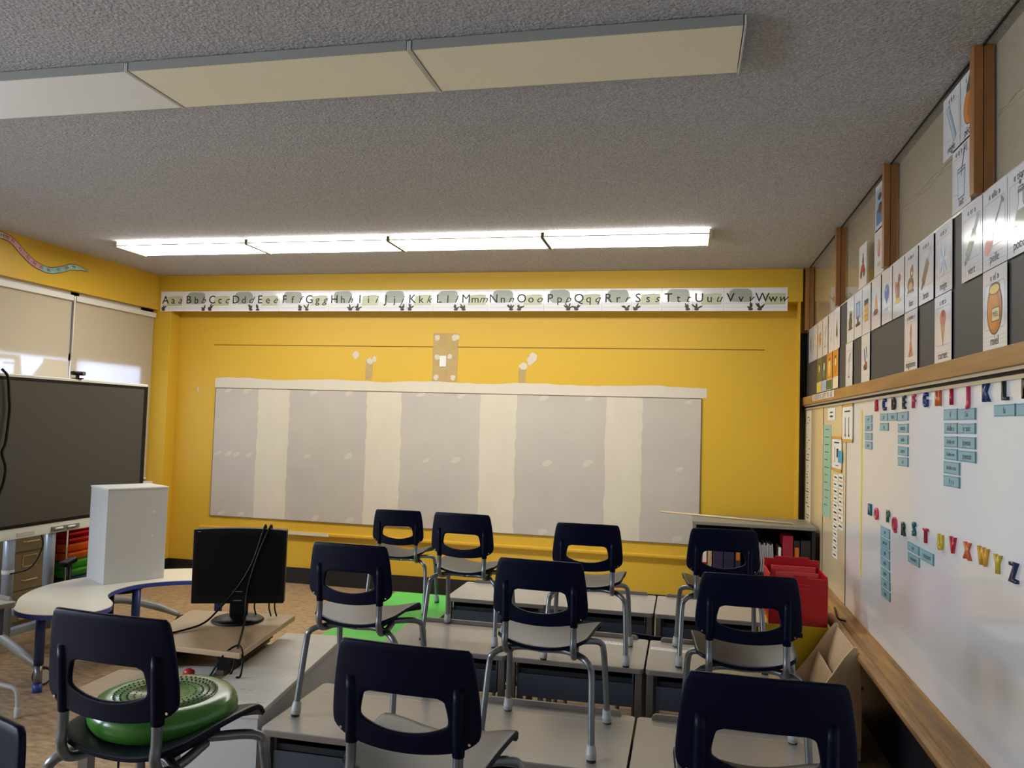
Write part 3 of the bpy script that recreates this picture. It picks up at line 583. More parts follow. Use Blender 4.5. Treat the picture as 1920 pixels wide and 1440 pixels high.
for a, b, z1, z0, s, where in WC:
    wd, h = (a - b) - .003, z1 - z0 - .003
    bm = B(); box(bm, -wd / 2, wd / 2, -h / 2, h / 2, 0, .003); o = finish('word_card', bm, M_blue)
    tag(o, 'light blue word card on the whiteboard, ' + where, 'word card', 'blue word cards'); frame(o, (XR - .0005, (a + b) / 2, (z0 + z1) / 2), *RIGHT)
    if random.random() < .35 and wd < .2 and s not in ('joyeux', 'joyeuse'): o.matrix_world = o.matrix_world @ Matrix.Rotation(random.choice((-.012, .012)), 4, 'Z')
    bm = B(); flatpoly(bm, [(-wd / 2, -h / 2), (-wd / 2 + .012, -h / 2), (-wd / 2 + .012, h / 2), (-wd / 2, h / 2)], .0034) if False else box(bm, wd / 2 - .008, wd / 2, -h / 2, h / 2, .003, .0036); finish('magnet_edge', bm, M_blueedge, o)
    bm = B()
    for yy in (-h / 2 + .003, h / 2 - .004): flatpoly(bm, [(-wd / 2 + .004, yy), (wd / 2 - .01, yy), (wd / 2 - .01, yy + .001), (-wd / 2 + .004, yy + .001)], .0034)
    finish('border', bm, M_blueedge, o)
    text_obj(s, min(.032, .85 * wd / max(2, len(s)) / .5), M_ink, o, 0, 0, .0035)

# papers on the two wall-tinted panels
def sheet(name, ya, yb_, z1, z0, m, label, cat='paper', x=XR - .0015, marks=None, border=None, group=None):
    wd, h = ya - yb_, z1 - z0
    bm = B(); box(bm, -wd / 2, wd / 2, -h / 2, h / 2, 0, .001); o = finish(name, bm, m); tag(o, label, cat, group); frame(o, (x, (ya + yb_) / 2, (z0 + z1) / 2), *RIGHT)
    if border:
        bm = B(); t = .02
        for r in ((-wd / 2, wd / 2, h / 2 - t, h / 2), (-wd / 2, wd / 2, -h / 2, -h / 2 + t), (-wd / 2, -wd / 2 + t, -h / 2, h / 2), (wd / 2 - t, wd / 2, -h / 2, h / 2)): flatpoly(bm, [(r[0], r[2]), (r[1], r[2]), (r[1], r[3]), (r[0], r[3])], .0013)
        finish('border', bm, border, o)
    if marks:
        bm = B()
        for (x0, x1, a, b) in marks: flatpoly(bm, [(x0 * wd, a * h), (x1 * wd, a * h), (x1 * wd, b * h), (x0 * wd, b * h)], .0016)
        finish('print', bm, M_ink, o)
    return o
mk = lambda n: [(-.3 + random.uniform(0, .1), .1 + random.uniform(0, .25), .45 - k * .9 / n - .008, .45 - k * .9 / n) for k in range(n)]
sheet('green_poster', 6.423, 6.106, 1.735, 1.052, mat('mint_paper', (150, 188, 164), .6), 'tall mint green paper with lines of text on the far board panel', 'poster', marks=mk(11))
sheet('chart_sheet', 7.39, 6.998, 1.877, .862, mat('ivory_paper', (226, 214, 186), .6), 'tall ivory strip with dotted marks beside the far corner', 'chart', marks=[(-.28 + .5 * random.random(), -.2 + .5 * random.random(), .42 - k * .024, .428 - k * .024) for k in range(36)], border=mat('tan_border', (200, 160, 120), .6))
M_ob = mat('orange_border', (214, 160, 76), .5)
sheet('framed_sheet', 5.685, 5.321, 1.868, 1.618, M_plain, 'orange bordered sheet with two thermometer drawings under the rail', 'poster', x=XR - .004, marks=[(-.2, -.15, -.3, .15), (.12, .17, -.3, .15), (-.25, .25, .28, .32), (-.22, -.12, -.36, -.3), (.1, .2, -.36, -.3)], border=M_ob, group='orange bordered sheets')
sheet('framed_sheet', 6.049, 5.674, 1.652, 1.41, M_plain, 'orange bordered sheet with a blue tag, lower than its twin', 'poster', x=XR - .004, marks=[(-.25, .25, .3, .34), (-.2, -.16, -.25, .2), (.0, .2, -.1, .15), (-.1, .2, -.34, -.32)], border=M_ob, group='orange bordered sheets')
sheet('blue_tag', 5.80, 5.655, 1.556, 1.474, mat('cyan_tag', (52, 160, 190), .5), 'small cyan tag stuck on the lower orange bordered sheet', 'tag', x=XR - .0065)
sheet('small_notice', 6.241, 5.941, 1.854, 1.765, M_plain, 'small white notice near the top of the far board panel', 'notice', marks=[(-.2, .2, .1, .2), (-.2, .2, -.25, -.1)])
for nm, y, zt, zb, n, lb in (('flash_card', 5.9, 1.391, .805, 12, 'longer column of small white word slips below the lower orange sheet'), ('flash_card', 5.713, 1.402, 1.022, 7, 'shorter column of small white word slips below the blue tag')):
    for k in range(n):
        z = zt - (zt - zb) * (k + .5) / n
        sheet(nm, y + .09 + random.uniform(-.01, .01), y - .085, z + .02, z - .02, M_plain, lb, 'word slip', marks=[(-.3, .2 + random.uniform(-.1, .1), -.14, .14)], group=lb)

# ------------------------------------------------------------------ school chair
def back_outline():
    p = [(-.128, .612), (.128, .612), (.14, .604), (.152, .53), (.158, .455), (.152, .432), (.118, .412), (.06, .402), (0, .399), (-.06, .402), (-.118, .412), (-.152, .432), (-.158, .455), (-.152, .53), (-.14, .604)]
    return p
def resample(poly, n, start):
    P = [Vector((x, y)) for x, y in poly] + [Vector(poly[0])]
    d = [0]
    for a, b in zip(P, P[1:]): d.append(d[-1] + (b - a).length)
    out = []; k = 0
    for i in range(n):
        s = d[-1] * i / n
        while d[k + 1] < s: k += 1
        t = (s - d[k]) / (d[k + 1] - d[k]); out.append(P[k].lerp(P[k + 1], t))
    return out
def angle_sample(poly, c, n):
    """point of the polygon in each of n directions from c"""
    out = []
    for i in range(n):
        a = 2 * PI * i / n; dx, dy = math.cos(a), math.sin(a); best = None
        for (x0, y0), (x1, y1) in zip(poly, poly[1:] + poly[:1]):
            ex, ey = x1 - x0, y1 - y0; den = dx * ey - dy * ex
            if abs(den) < 1e-12: continue
            t = ((x0 - c[0]) * ey - (y0 - c[1]) * ex) / den; s = ((x0 - c[0]) * dy - (y0 - c[1]) * dx) / den
            if t > 0 and -1e-9 <= s <= 1 + 1e-9 and (best is None or t < best): best = t
        out.append((c[0] + dx * best, c[1] + dy * best))
    return out
def chaikin(p, n):
    for _ in range(n):
        q = []
        for a, b in zip(p, p[1:] + p[:1]): q += [(a[0] * .75 + b[0] * .25, a[1] * .75 + b[1] * .25), (a[0] * .25 + b[0] * .75, a[1] * .25 + b[1] * .75)]
        p = q
    return p
def back_y(x, z): return -.158 - .085 * (z - .40) + .75 * x * x
def make_chair(label):
    t = thing('school_chair', label, 'chair')
    # backrest shell with hand opening
    hole = chaikin([(-.083, .514), (-.03, .514), (.03, .514), (.083, .514), (.090, .49), (.094, .465), (.085, .456), (.045, .443), (0, .439), (-.045, .443), (-.085, .456), (-.094, .465), (-.090, .49)], 1)
    outl = chaikin(back_outline(), 1); n = 120; c = (0, .478)
    O, H = angle_sample(outl, c, n), angle_sample(hole, c, n)
    bm = B(); rings = []
    for k in range(8):
        f = k / 7
        rings.append([bm.verts.new((a[0] * f + b[0] * (1 - f), back_y(a[0] * f + b[0] * (1 - f), a[1] * f + b[1] * (1 - f)), a[1] * f + b[1] * (1 - f))) for a, b in zip(O, H)])
    for r0, r1 in zip(rings, rings[1:]):
        for k in range(n): bm.faces.new((r0[k], r0[(k + 1) % n], r1[(k + 1) % n], r1[k]))
    bmesh.ops.recalc_face_normals(bm, faces=bm.faces)
    back = finish('backrest', bm, M_navy, t, smooth=True)
    s = back.modifiers.new('solid', 'SOLIDIFY'); s.thickness = .011; s.offset = 0
    b = back.modifiers.new('bevel', 'BEVEL'); b.width = .0035; b.segments = 2; b.limit_method = 'ANGLE'; b.angle_limit = .8
    for sx in (-1, 1):
        x = .113 * sx
        bm = B(); pts = [(x, back_y(x, z) - .0005, z) for z in (.404, .43, .47, .51, .538)]
        tube(bm, pts, [.0125, .013, .013, .0125, .011], 12); finish('post_sleeve', bm, M_navy, back, smooth=True)
        bm = B(); lathe(bm, [(.003, -.001), (.003, .0015)], 8, Matrix.Translation((.136 * sx, back_y(.136, .43) - .0065, .43)) @ Matrix.Rotation(PI / 2, 4, 'X')); finish('rivet', bm, M_chrome, back)
    # seat: saddle shell
    bm = B(); nu, nv = 22, 16; V = []
    for j in range(nv + 1):
        v = j / nv; row = []
        for i in range(nu + 1):
            u = -1 + 2 * i / nu
            hw = .148 + .016 * v
            y0, y1 = -.145, .175
            y = y0 + (y1 - y0) * v
            # rounded corners
            cx = abs(u) ** 6; 
            y = y - (v - .5) * 2 * .022 * cx
            x = u * hw * (1 - .05 * abs(2 * v - 1) ** 8)
            z = .333 + .030 * abs(u) ** 2.2 * (1 - .55 * v) + .006 * math.sin(PI * v) - .004 + (.014 * v if abs(u) > .0 else .014 * v) - .030 * max(0, (v - .82) / .18) ** 2 + .02 * max(0, (.12 - v) / .12) ** 2 * 0
            z += -.008 * math.cos(PI * u) * v
            row.append(bm.verts.new((x, y, z)))
        V.append(row)
    for j in range(nv):
        for i in range(nu): bm.faces.new((V[j][i], V[j][i + 1], V[j + 1][i + 1], V[j + 1][i]))
    bmesh.ops.recalc_face_normals(bm, faces=bm.faces)
    seat = finish('seat', bm, [M_seat, M_navy], t, smooth=True)
    if sum(p.normal.z for p in seat.data.polygons) < 0:
        seat.data.flip_normals()
    s = seat.modifiers.new('solid', 'SOLIDIFY'); s.thickness = .012; s.offset = -1; s.material_offset = 1; s.material_offset_rim = 1
    b = seat.modifiers.new('bevel', 'BEVEL'); b.width = .003; b.segments = 2; b.limit_method = 'ANGLE'; b.angle_limit = .9
    # legs: each runs up, bends under the seat and crosses to the middle
    for sx in (-1, 1):
        for (fy, by, cy, zt) in ((-.165, -.128, -.075, .302), (.172, .132, .06, .296)):
            pts = smooth_path([(sx * .182, fy, .012), (sx * .176, fy + (by - fy) * .5, .14), (sx * .170, by, .255), (sx * .160, by, .285), (sx * .132, by + (cy - by) * .3, zt), (sx * .07, cy, zt + .004), (0, cy, zt + .002)], 5)
            bm = B(); tube(bm, pts, .0108, 12); leg = finish('leg', bm, M_tube, t, smooth=True)
            Mx = Matrix.Translation((sx * .182, fy, 0))
            d = Vector((-sx * .006, (by - fy) * .5, .128)); d.normalize()
            Mr = Mx @ Vector((0, 0, 1)).rotation_difference(d).to_matrix().to_4x4()
            bm = B(); lathe(bm, [(.0135, .006), (.0165, .008), (.0165, .020), (.0175, .022), (.0165, .024), (.0145, .046), (.0125, .05)], 14, Mr); finish('foot_cap', bm, M_cap, leg, smooth=True)
            bm = B(); lathe(bm, [(.0145, 0), (.0145, .007)], 14, Mx); finish('rubber_tip', bm, M_black, leg)
        x = sx * .113
        pts = smooth_path([(sx * .09, .03, .300), (sx * .105, -.06, .297), (sx * .112, -.128, .304), (x, -.152, .335), (x, back_y(x, .375) - .004, .37), (x, back_y(x, .42) - .002, .42), (x, back_y(x, .5) - .002, .5)], 5)
        bm = B(); tube(bm, pts, .0105, 12); finish('back_post', bm, M_tube, t, smooth=True)
    bm = B(); box(bm, -.09, .09, -.08, .08, .306, .314); finish('seat_bracket', bm, M_glossblack, t)
    return t
R_ = math.radians
chairs = [(-1.128, 2.765, .63, -2, 'navy school chair on the second desk row, leftmost beside the white cabinet'), (-.44, 2.70, .63, -3, 'navy school chair in the centre of the second desk row'), (.195, 2.69, .63, 1, 'navy school chair on the second desk row beside the oak tray'),
          (-1.018, 3.82, .63, -4, 'navy school chair on the third desk row, left of the desk with a paper strip'), (-.418, 3.70, .63, 1, 'navy school chair standing behind a white paper strip, middle of the third desk row'), (.165, 3.78, .63, 3, 'navy school chair on the third desk row in front of the black bookcase'),
          (-.52, 1.66, .63, -3, 'largest navy school chair in the bottom centre foreground'), (.15, 1.665, .63, 0, 'cropped navy school chair at the bottom right below the red bin'), (-1.132, 1.602, .63, -4, 'navy school chair holding a green balance cushion'),
          (-1.69, 4.70, .523, 5, 'furthest navy school chair, standing on the bright green table'), (-1.045, .81, .63, 170, 'dark chair corner cut off at the bottom left edge')]
proto = None
CH = []
for x, y, z, a, lb in chairs:
    if proto is None: proto = make_chair(lb); o = proto
    else: o = dup(proto)
    o.location = (x, y, z); o.rotation_euler = (0, 0, R_(a)); tag(o, lb, 'chair', 'navy school chairs'); CH.append(o)
    if 'cushion' in lb: o.scale = (1.04, 1.04, 1.04)
# a chair left on the floor between the third and fourth rows
o = dup(proto); o.location = (-.12, 4.35, .0); o.rotation_euler = (0, 0, R_(-14)); tag(o, 'navy chair on the floor, its top edge showing between two desks', 'chair', 'navy school chairs')
o = dup(proto); o.location = (-.80, 4.29, .0); o.rotation_euler = (0, 0, R_(200)); tag(o, 'navy chair on the floor with only its steel legs showing under a desk', 'chair', 'navy school chairs')

# ------------------------------------------------------------------ student desk
def make_desk(label):
    t = thing('student_desk', label, 'desk'); W, D, Hh = .606, .49, .63
    bm = B(); prism(bm, rrect(W, D, .02, W / 2, D / 2), Hh - .024, Hh - .0035); finish('desktop', bm, M_lamedge, t, bevel=.003)
    bm = B(); prism(bm, rrect(W - .002, D - .002, .019, W / 2, D / 2), Hh - .0036, Hh); finish('laminate', bm, M_lam, t)
    bm = B(); box(bm, .03, W - .03, D - .088, D - .084, Hh - .0002, Hh + .0006); finish('pencil_groove', bm, mat('groove_glint', (196, 184, 170), .3), t)
    bm = B(); prism(bm, [(.05, 0), (.055, .014), (.065, .02), (W - .065, .02), (W - .055, .014), (W - .05, 0)], D - .016, D - .002, Matrix(((1, 0, 0, 0), (0, 0, 1, 0), (0, 1, 0, Hh), (0, 0, 0, 1)))); finish('pencil_stop', bm, M_lamedge, t, bevel=.002)
    bx0, bx1, by0, by1, z0, z1 = .042, W - .042, .022, D - .05, Hh - .175, Hh - .024
    bm = B(); box(bm, bx0, bx1, by0, by0 + .008, z0, z1 - .05); box(bm, bx0, bx0 + .008, by0 + .008, by1, z0, z1); box(bm, bx1 - .008, bx1, by0 + .008, by1, z0, z1); box(bm, bx0, bx1, by1, by1 + .008, z0, z1); box(bm, bx0 + .008, bx1 - .008, by0 + .008, by1, z0, z0 + .008)
    bb = finish('book_box', bm, M_box, t, bevel=.002)
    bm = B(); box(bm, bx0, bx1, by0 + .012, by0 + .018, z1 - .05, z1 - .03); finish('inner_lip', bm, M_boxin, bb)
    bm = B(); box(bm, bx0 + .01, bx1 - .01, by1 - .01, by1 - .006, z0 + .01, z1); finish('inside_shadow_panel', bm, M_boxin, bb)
    for x in (.006, W - .036):
        for y in (.012, D - .05):
            bm = B(); box(bm, x, x + .03, y, y + .032, .012, Hh - .024); lg = finish('leg', bm, M_deskleg, t, bevel=.003)
            bm = B(); box(bm, x - .002, x + .032, y - .002, y + .034, 0, .014); finish('foot_pad', bm, M_black, lg)
    return t
cols3 = (-1.375, -.762, -.149); rows = (2.47, 3.53, 4.58)
nm = [['grey desk of the second row against the white cabinet', 'grey desk of the second row, middle of three', 'grey desk of the second row nearest the oak tray'],
      ['grey desk of the third row, left of three', 'grey desk of the third row with a paper strip, middle of three', 'grey desk of the third row with a printed name strip, right of three'],
      ['pale lit desk of the back row, left of three beside the green table', 'pale lit desk of the back row, middle of three', 'pale lit desk of the back row beside the red bin']]
desk = None
for j, y in enumerate(rows):
    for i, x in enumerate(cols3):
        if desk is None: desk = make_desk(nm[j][i]); d = desk
        else: d = dup(desk)
        d.location = (x, y, 0); tag(d, nm[j][i], 'desk', 'grey student desks')
for i, x in enumerate(cols3):
    d = dup(desk); d.location = (x, 1.35, 0); tag(d, ['grey desk under the chair with the green cushion', 'grey desk under the largest front chair', 'grey desk under the cropped chair at the bottom right'][i], 'desk', 'grey student desks')
d = dup(desk); d.location = (-1.41, .56, 0); tag(d, 'grey desk under the chair corner at the bottom left', 'desk', 'grey student desks')
d = dup(desk); d.location = (-4.235, 3.38, .0); d.rotation_euler = (0, 0, R_(-17)); tag(d, 'grey desk at the left edge before the white activity table', 'desk', 'grey student desks')
for c_ in list(d.children):
    if c_.name.startswith('leg') and c_.data.vertices[0].co.x > .5 and c_.data.vertices[0].co.y > .4:
        for g_ in list(c_.children): bpy.data.objects.remove(g_)
        bpy.data.objects.remove(c_)
bm = B(); tube(bm, smooth_path([(.35, .40, .25), (.40, .45, .18), (.52, .50, .165), (.585, .525, .14), (.60, .53, .02)], 6), .012, 10); lg = finish('leg_brace', bm, M_cap, d, smooth=True)
bm = B(); lathe(bm, [(.018, 0), (.018, .008), (.019, .05), (.015, .055)], 14, Matrix.Translation((.60, .53, 0))); finish('foot_cap', bm, M_cap, lg, smooth=True)
# name strips
for x, y, rz, wd, lb in ((-.325, 3.90, R_(-6), .18, 'white paper strip lying by the leg of the chair on the middle desk'), (-.055, 3.868, R_(-3), .17, 'white printed name strip on the right desk of the third row')):
    bm = B(); box(bm, -wd / 2, wd / 2, -.024, .024, 0, .001); o = finish('name_strip', bm, M_plain); tag(o, lb, 'name strip', 'name strips'); o.location = (x, y, .6302); o.rotation_euler = (0, 0, rz)
    bm = B()
    for k in range(9):
        x0 = -wd / 2 + .012 + k * wd / 10.5; flatpoly(bm, [(x0, .004), (x0 + .009, .004), (x0 + .009, .012), (x0, .012)], .0013)
        if k % 3 == 0: flatpoly(bm, [(x0, -.014), (x0 + .02, -.014), (x0 + .02, -.012), (x0, -.012)], .0013)
    finish('print', bm, M_greyink, o)

# balance cushion
cu = thing('balance_cushion', 'round glossy green balance cushion with raised dots on a chair seat', 'cushion', (-1.150, 1.636, .974), R_(-4))
cu.scale = (.97, .97, .97)
bm = B(); prof = []
for k in range(13):
    a = -PI / 2 + PI * k / 12; prof.append((.137 + .027 * math.cos(a), .033 + .033 * math.sin(a)))
prof = [(.09, 0)] + prof + [(.121, .067), (.06, .062), (.01, .060)]
lathe(bm, prof, 48); finish('body', bm, M_disc, cu, smooth=True)
bm = B(); lathe(bm, [(.117, .066), (.117, .0685), (.06, .064), (.012, .0615), (.012, .058)], 40); finish('top_panel', bm, M_disc2, cu, smooth=True)
bm = B()
for ri, r in enumerate((.022, .037, .052, .067, .082, .097, .111)):
    n = int(2 * PI * r / .0125)
    for k in range(n):
        a = 2 * PI * k / n + ri * .4; z = .0615 + (r - .012) / .105 * .007
        bmesh.ops.create_uvsphere(bm, u_segments=6, v_segments=4, radius=.0028, matrix=Matrix.Translation((r * math.cos(a), r * math.sin(a), z)))
o = finish('raised_dots', bm, mat('dark_green_rubber', (34, 66, 30), .3), cu, smooth=True); o['kind'] = 'stuff'

# ------------------------------------------------------------------ white low cabinet, green table
wc = thing('low_cabinet', 'long low white cabinet between the computer stand and the desks', 'cabinet', (-1.42, 2.55, 0), R_(7.5))
bm = B(); box(bm, -.285, 0, -.01, 1.0, .63, .65); finish('top', bm, M_cabwhite, wc, bevel=.003)
bm = B(); box(bm, -.278, -.007, 0, .99, .06, .63); finish('carcass', bm, mat('grey_white_carcass', (206, 206, 206), .5), wc)
bm = B(); box(bm, -.26, -.02, .02, .97, 0, .06); finish('plinth', bm, M_black, wc)
bm = B()
for k in range(8): 
    x, y = random.uniform(-.25, -.03), random.uniform(.05, .5); box(bm, x, x + random.uniform(.01, .03), y, y + .002, .65, .6504)
finish('scuff_marks', bm, mat('scuff', (120, 116, 112), .7), wc)
gt = thing('green_table', 'low bright green topped table left of the back desks', 'table', (-1.63, 4.5, 0))
bm = B(); prism(bm, rrect(.485, 1.2, .02), .5, .522); finish('tabletop', bm, M_greentop, gt, bevel=.002)
for x in (-.21, .21):
    for y in (-.55, .55):
        bm = B(); tube(bm, [(x, y, 0), (x * .97, y * .98, .5)], .014, 10); finish('leg', bm, M_deskleg, gt, smooth=True)

# ------------------------------------------------------------------ computer stand and monitor
st = thing('sit_stand_riser', 'tan laminate computer riser with a black lifting frame', 'desk riser', (0, 0, 0))
bm = B(); prism(bm, [(-2.02, 2.875), (-1.69, 2.862), (-1.778, 3.48), (-2.285, 3.415), (-2.16, 2.89)], .718, .742); finish('upper_platform', bm, M_tan, st, bevel=.004)
bm = B(); prism(bm, [(-2.245, 2.885), (-2.235, 2.54), (-1.74, 2.54), (-1.80, 3.0), (-1.852, 3.4), (-2.12, 3.36), (-2.12, 2.9)], .602, .622); finish('lower_board', bm, M_tan, st, bevel=.003)
bm = B(); box(bm, -.02, .02, .0, .5, .0, .05, T(-1.81, 2.93, .645, R_(8))); box(bm, -.02, .02, .0, .5, .0, .05, T(-2.1, 2.93, .645, R_(9))); box(bm, -.02, .26, .2, .24, 0, .04, T(-2.08, 2.93, .645, R_(9)))
finish('lift_frame', bm, M_glossblack, st)
bm = B(); box(bm, -.016, .016, 0, .5, -.0, .02, T(-1.82, 2.93, .624, R_(8))); box(bm, -.016, .016, 0, .5, 0, .02, T(-2.07, 2.93, .624, R_(9))); finish('base_rail', bm, M_deskleg, st)
for x, y in ((-1.90, 3.05), (-2.03, 3.3), (-1.80, 2.62), (-2.16, 2.62)):
    bm = B(); box(bm, x - .02, x + .02, y - .02, y + .02, 0, .602); finish('leg', bm, M_deskleg, st)
mo = thing('monitor', 'black flat computer monitor standing on the tan riser', 'monitor', (-1.975, 3.31, .742), R_(21))
bm = B(); lathe(bm, [(.112, 0), (.115, .004), (.105, .012), (.04, .022)], 32); finish('base', bm, M_glossblack, mo, smooth=True)
bm = B(); box(bm, -.04, .04, .0, .03, .015, .16); finish('neck', bm, M_glossblack, mo, bevel=.006)
sc = []
for k in range(13): x = -.204 + .408 * k / 12; sc.append((x, .412 + .008 * (1 - (x / .204) ** 2)))
bm = B(); prism(bm, [(-.202, .082), (.202, .082)] + sc[::-1], 0, .05, Matrix(((1, 0, 0, 0), (0, 0, 1, -.03), (0, 1, 0, 0), (0, 0, 0, 1)))); finish('bezel', bm, M_glossblack, mo, bevel=.004)
bm = B(); box(bm, -.186, .186, -.0312, -.03, .115, .395); finish('screen', bm, mat('black_screen', (3, 3, 4), .4, spec=.2), mo)
bm = B(); box(bm, -.024, .02, -.0316, -.0305, .135, .1375); finish('front_mark', bm, M_greyink, mo)
bm = B(); box(bm, -.018, .018, -.0316, -.0305, .095, .0972); finish('front_mark', bm, M_greyink, mo)
bm = B(); box(bm, -.185, -.172, -.0316, -.0305, .402, .405); finish('corner_mark', bm, M_greyink, mo)
def cable(name, label, pts, r=.0035, m=None, n=6):
    bm = B(); tube(bm, smooth_path(pts, n), r, 8); return tag(finish(name, bm, m or M_glossblack, smooth=True), label, 'cable')
def ml(x, y, z): return (-1.975 + x * math.cos(R_(21)) - y * math.sin(R_(21)), 3.31 + x * math.sin(R_(21)) + y * math.cos(R_(21)), .742 + z)
cable('cable', 'dark cable looped over the monitor top, crossing its front and running off to the left', [ml(.10, .05, .36), ml(.105, .01, .427), ml(.103, -.035, .42), ml(.07, -.038, .30), ml(.042, -.038, .23), ml(-.005, -.04, .15), ml(-.06, -.06, .08), ml(-.12, -.12, .02), ml(-.2, -.2, .006), ml(-.27, -.26, .006)], .0045)
cable('cable', 'dark cable running from the monitor top straight down past the riser corner', [ml(.125, .05, .36), ml(.13, .01, .427), ml(.126, -.035, .42), ml(.085, -.042, .31), ml(.052, -.042, .19), ml(.04, -.042, .11), ml(.045, -.08, .04), ml(.06, -.22, .008), ml(.082, -.42, .008), ml(.082, -.47, -.02), ml(.07, -.475, -.08), ml(.05, -.5, -.115)], .0045)
for k_, x_ in enumerate((.07, .135, .16)):
    cable('monitor_cable', 'short dark cables hanging behind the monitor base', [ml(x_, .02, .10), ml(x_ - .004, .03, .05), ml(x_ + .004, .05, .006)], .0035)['group'] = 'cables behind the monitor'
cable('cable', 'black cable arching over the front corner of the riser', [(-1.80, 2.80, .628), (-1.775, 2.845, .70), (-1.76, 2.88, .738), (-1.72, 2.9, .76), (-1.69, 2.88, .73), (-1.683, 2.86, .66), (-1.69, 2.84, .655)], .004)
cable('cable', 'tangle of black cables on the lower board of the riser', [(-2.05, 2.83, .627), (-1.98, 2.78, .63), (-1.90, 2.82, .632), (-1.86, 2.86, .628), (-1.80, 2.84, .64), (-1.77, 2.80, .628), (-1.84, 2.76, .628), (-1.92, 2.77, .627), (-1.98, 2.72, .627), (-1.88, 2.69, .63), (-1.80, 2.75, .64), (-1.76, 2.84, .628)], .0045)
cable('cable', 'black power cord with a plug hanging below the riser board', [(-1.95, 2.545, .60), (-1.95, 2.525, .55), (-1.95, 2.525, .42), (-1.95, 2.525, .33)], .004)
bm = B(); lathe(bm, [(.008, -.035), (.013, -.03), (.013, .0), (.006, .03)], 12, Matrix.Translation((-1.95, 2.525, .30))); pgx = finish('power_plug', bm, M_glossblack, smooth=True); tag(pgx, 'black plug at the end of the hanging power cord', 'plug')
for x in (-.004, .004):
    bm = B(); box(bm, -1.95 + x - .002, -1.95 + x + .002, 2.523, 2.528, .235, .27); finish('prong', bm, M_chrome, pgx)
bm = B(); box(bm, -.10, .10, -.06, .06, 0, .004); o = finish('folded_paper', bm, M_plain); o.location = (-1.95, 2.94, .6235); o.rotation_euler = (0, 0, .2); tag(o, 'pale folded paper under the front of the riser', 'paper')
bm = B(); bmesh.ops.create_icosphere(bm, subdivisions=2, radius=.017)
for v in bm.verts: v.co = Vector((v.co.x * 1.4 * random.uniform(.8, 1.2), v.co.y * random.uniform(.8, 1.2), max(0, v.co.z + .014)))
o = finish('red_cloth', bm, M_red, smooth=True); o.location = (-1.91, 2.86, .634); tag(o, 'small crumpled red object among the cables under the riser', 'red object')

# ------------------------------------------------------------------ activity table, white box
tbl = thing('activity_table', 'white kidney shaped activity table with blue edge and blue legs', 'table', (-3.7, 4.6, 0))
ol = [(-3.79, 3.95), (-3.72, 3.86), (-3.62, 3.81), (-3.52, 3.80), (-3.42, 3.83), (-3.33, 3.89), (-3.265, 3.97), (-3.262, 4.06), (-3.284, 4.13), (-3.35, 4.21), (-3.44, 4.28), (-3.51, 4.36), (-3.55, 4.46), (-3.557, 4.58), (-3.54, 4.67), (-3.50, 4.74), (-3.43, 4.82), (-3.35, 4.88), (-3.25, 4.925), (-3.12, 4.93), (-3.0, 4.92), (-2.92, 4.95), (-2.90, 5.04), (-2.94, 5.14), (-3.03, 5.23), (-3.15, 5.30), (-3.3, 5.34), (-3.45, 5.32), (-3.6, 5.26), (-3.72, 5.18), (-3.84, 5.05), (-3.94, 4.90), (-4.02, 4.72), (-4.05, 4.55), (-4.04, 4.40), (-3.99, 4.24), (-3.91, 4.09)]
olc = chaikin([(x + 3.7, y - 4.6) for x, y in ol], 2)
bm = B(); prism(bm, olc, .5265, .53); finish('tabletop', bm, M_tabletop, tbl)
bm = B(); prism(bm, olc, .50, .5266); finish('edge_band', bm, M_blueband, tbl, bevel=.002)
for (x, y) in ((-3.72, 4.07), (-3.56, 4.70), (-3.2, 5.1), (-3.90, 4.80)):
    bm = B(); tube(bm, [(x + 3.7, y - 4.6, .16), (x + 3.7, y - 4.6, .5)], .027, 16); lg = finish('leg', bm, M_blueleg, tbl, smooth=True)
    bm = B(); tube(bm, [(x + 3.7, y - 4.6, .045), (x + 3.7, y - 4.6, .16)], .023, 16); finish('steel_insert', bm, M_tube, lg, smooth=True)
    bm = B(); tube(bm, [(x + 3.7, y - 4.6, .0), (x + 3.7, y - 4.6, .05)], .026, 16); finish('foot', bm, M_blueband, lg, smooth=True)
bxm = thing('white_box', 'tall plain white cabinet box standing on the activity table', 'box', (-3.72, 4.575, .53), math.atan2(.345, .203))
Lb = math.hypot(.345, .203)
bm = B(); box(bm, 0, Lb, 0, .30, 0, .62); finish('carcass', bm, mat('white_laminate_box', (202, 202, 202), .45), bxm, bevel=.003)
bm = B(); box(bm, -.003, Lb + .003, -.004, .303, .62, .632); finish('lid', bm, M_white, bxm, bevel=.002)
for z in (.46, .30):
    bm = B(); lathe(bm, [(.009, -.001), (.009, .001)], 12, Matrix.Translation((Lb * .76, -.001, z)) @ Matrix.Rotation(PI / 2, 4, 'X')); finish('screw_cover', bm, M_white, bxm)

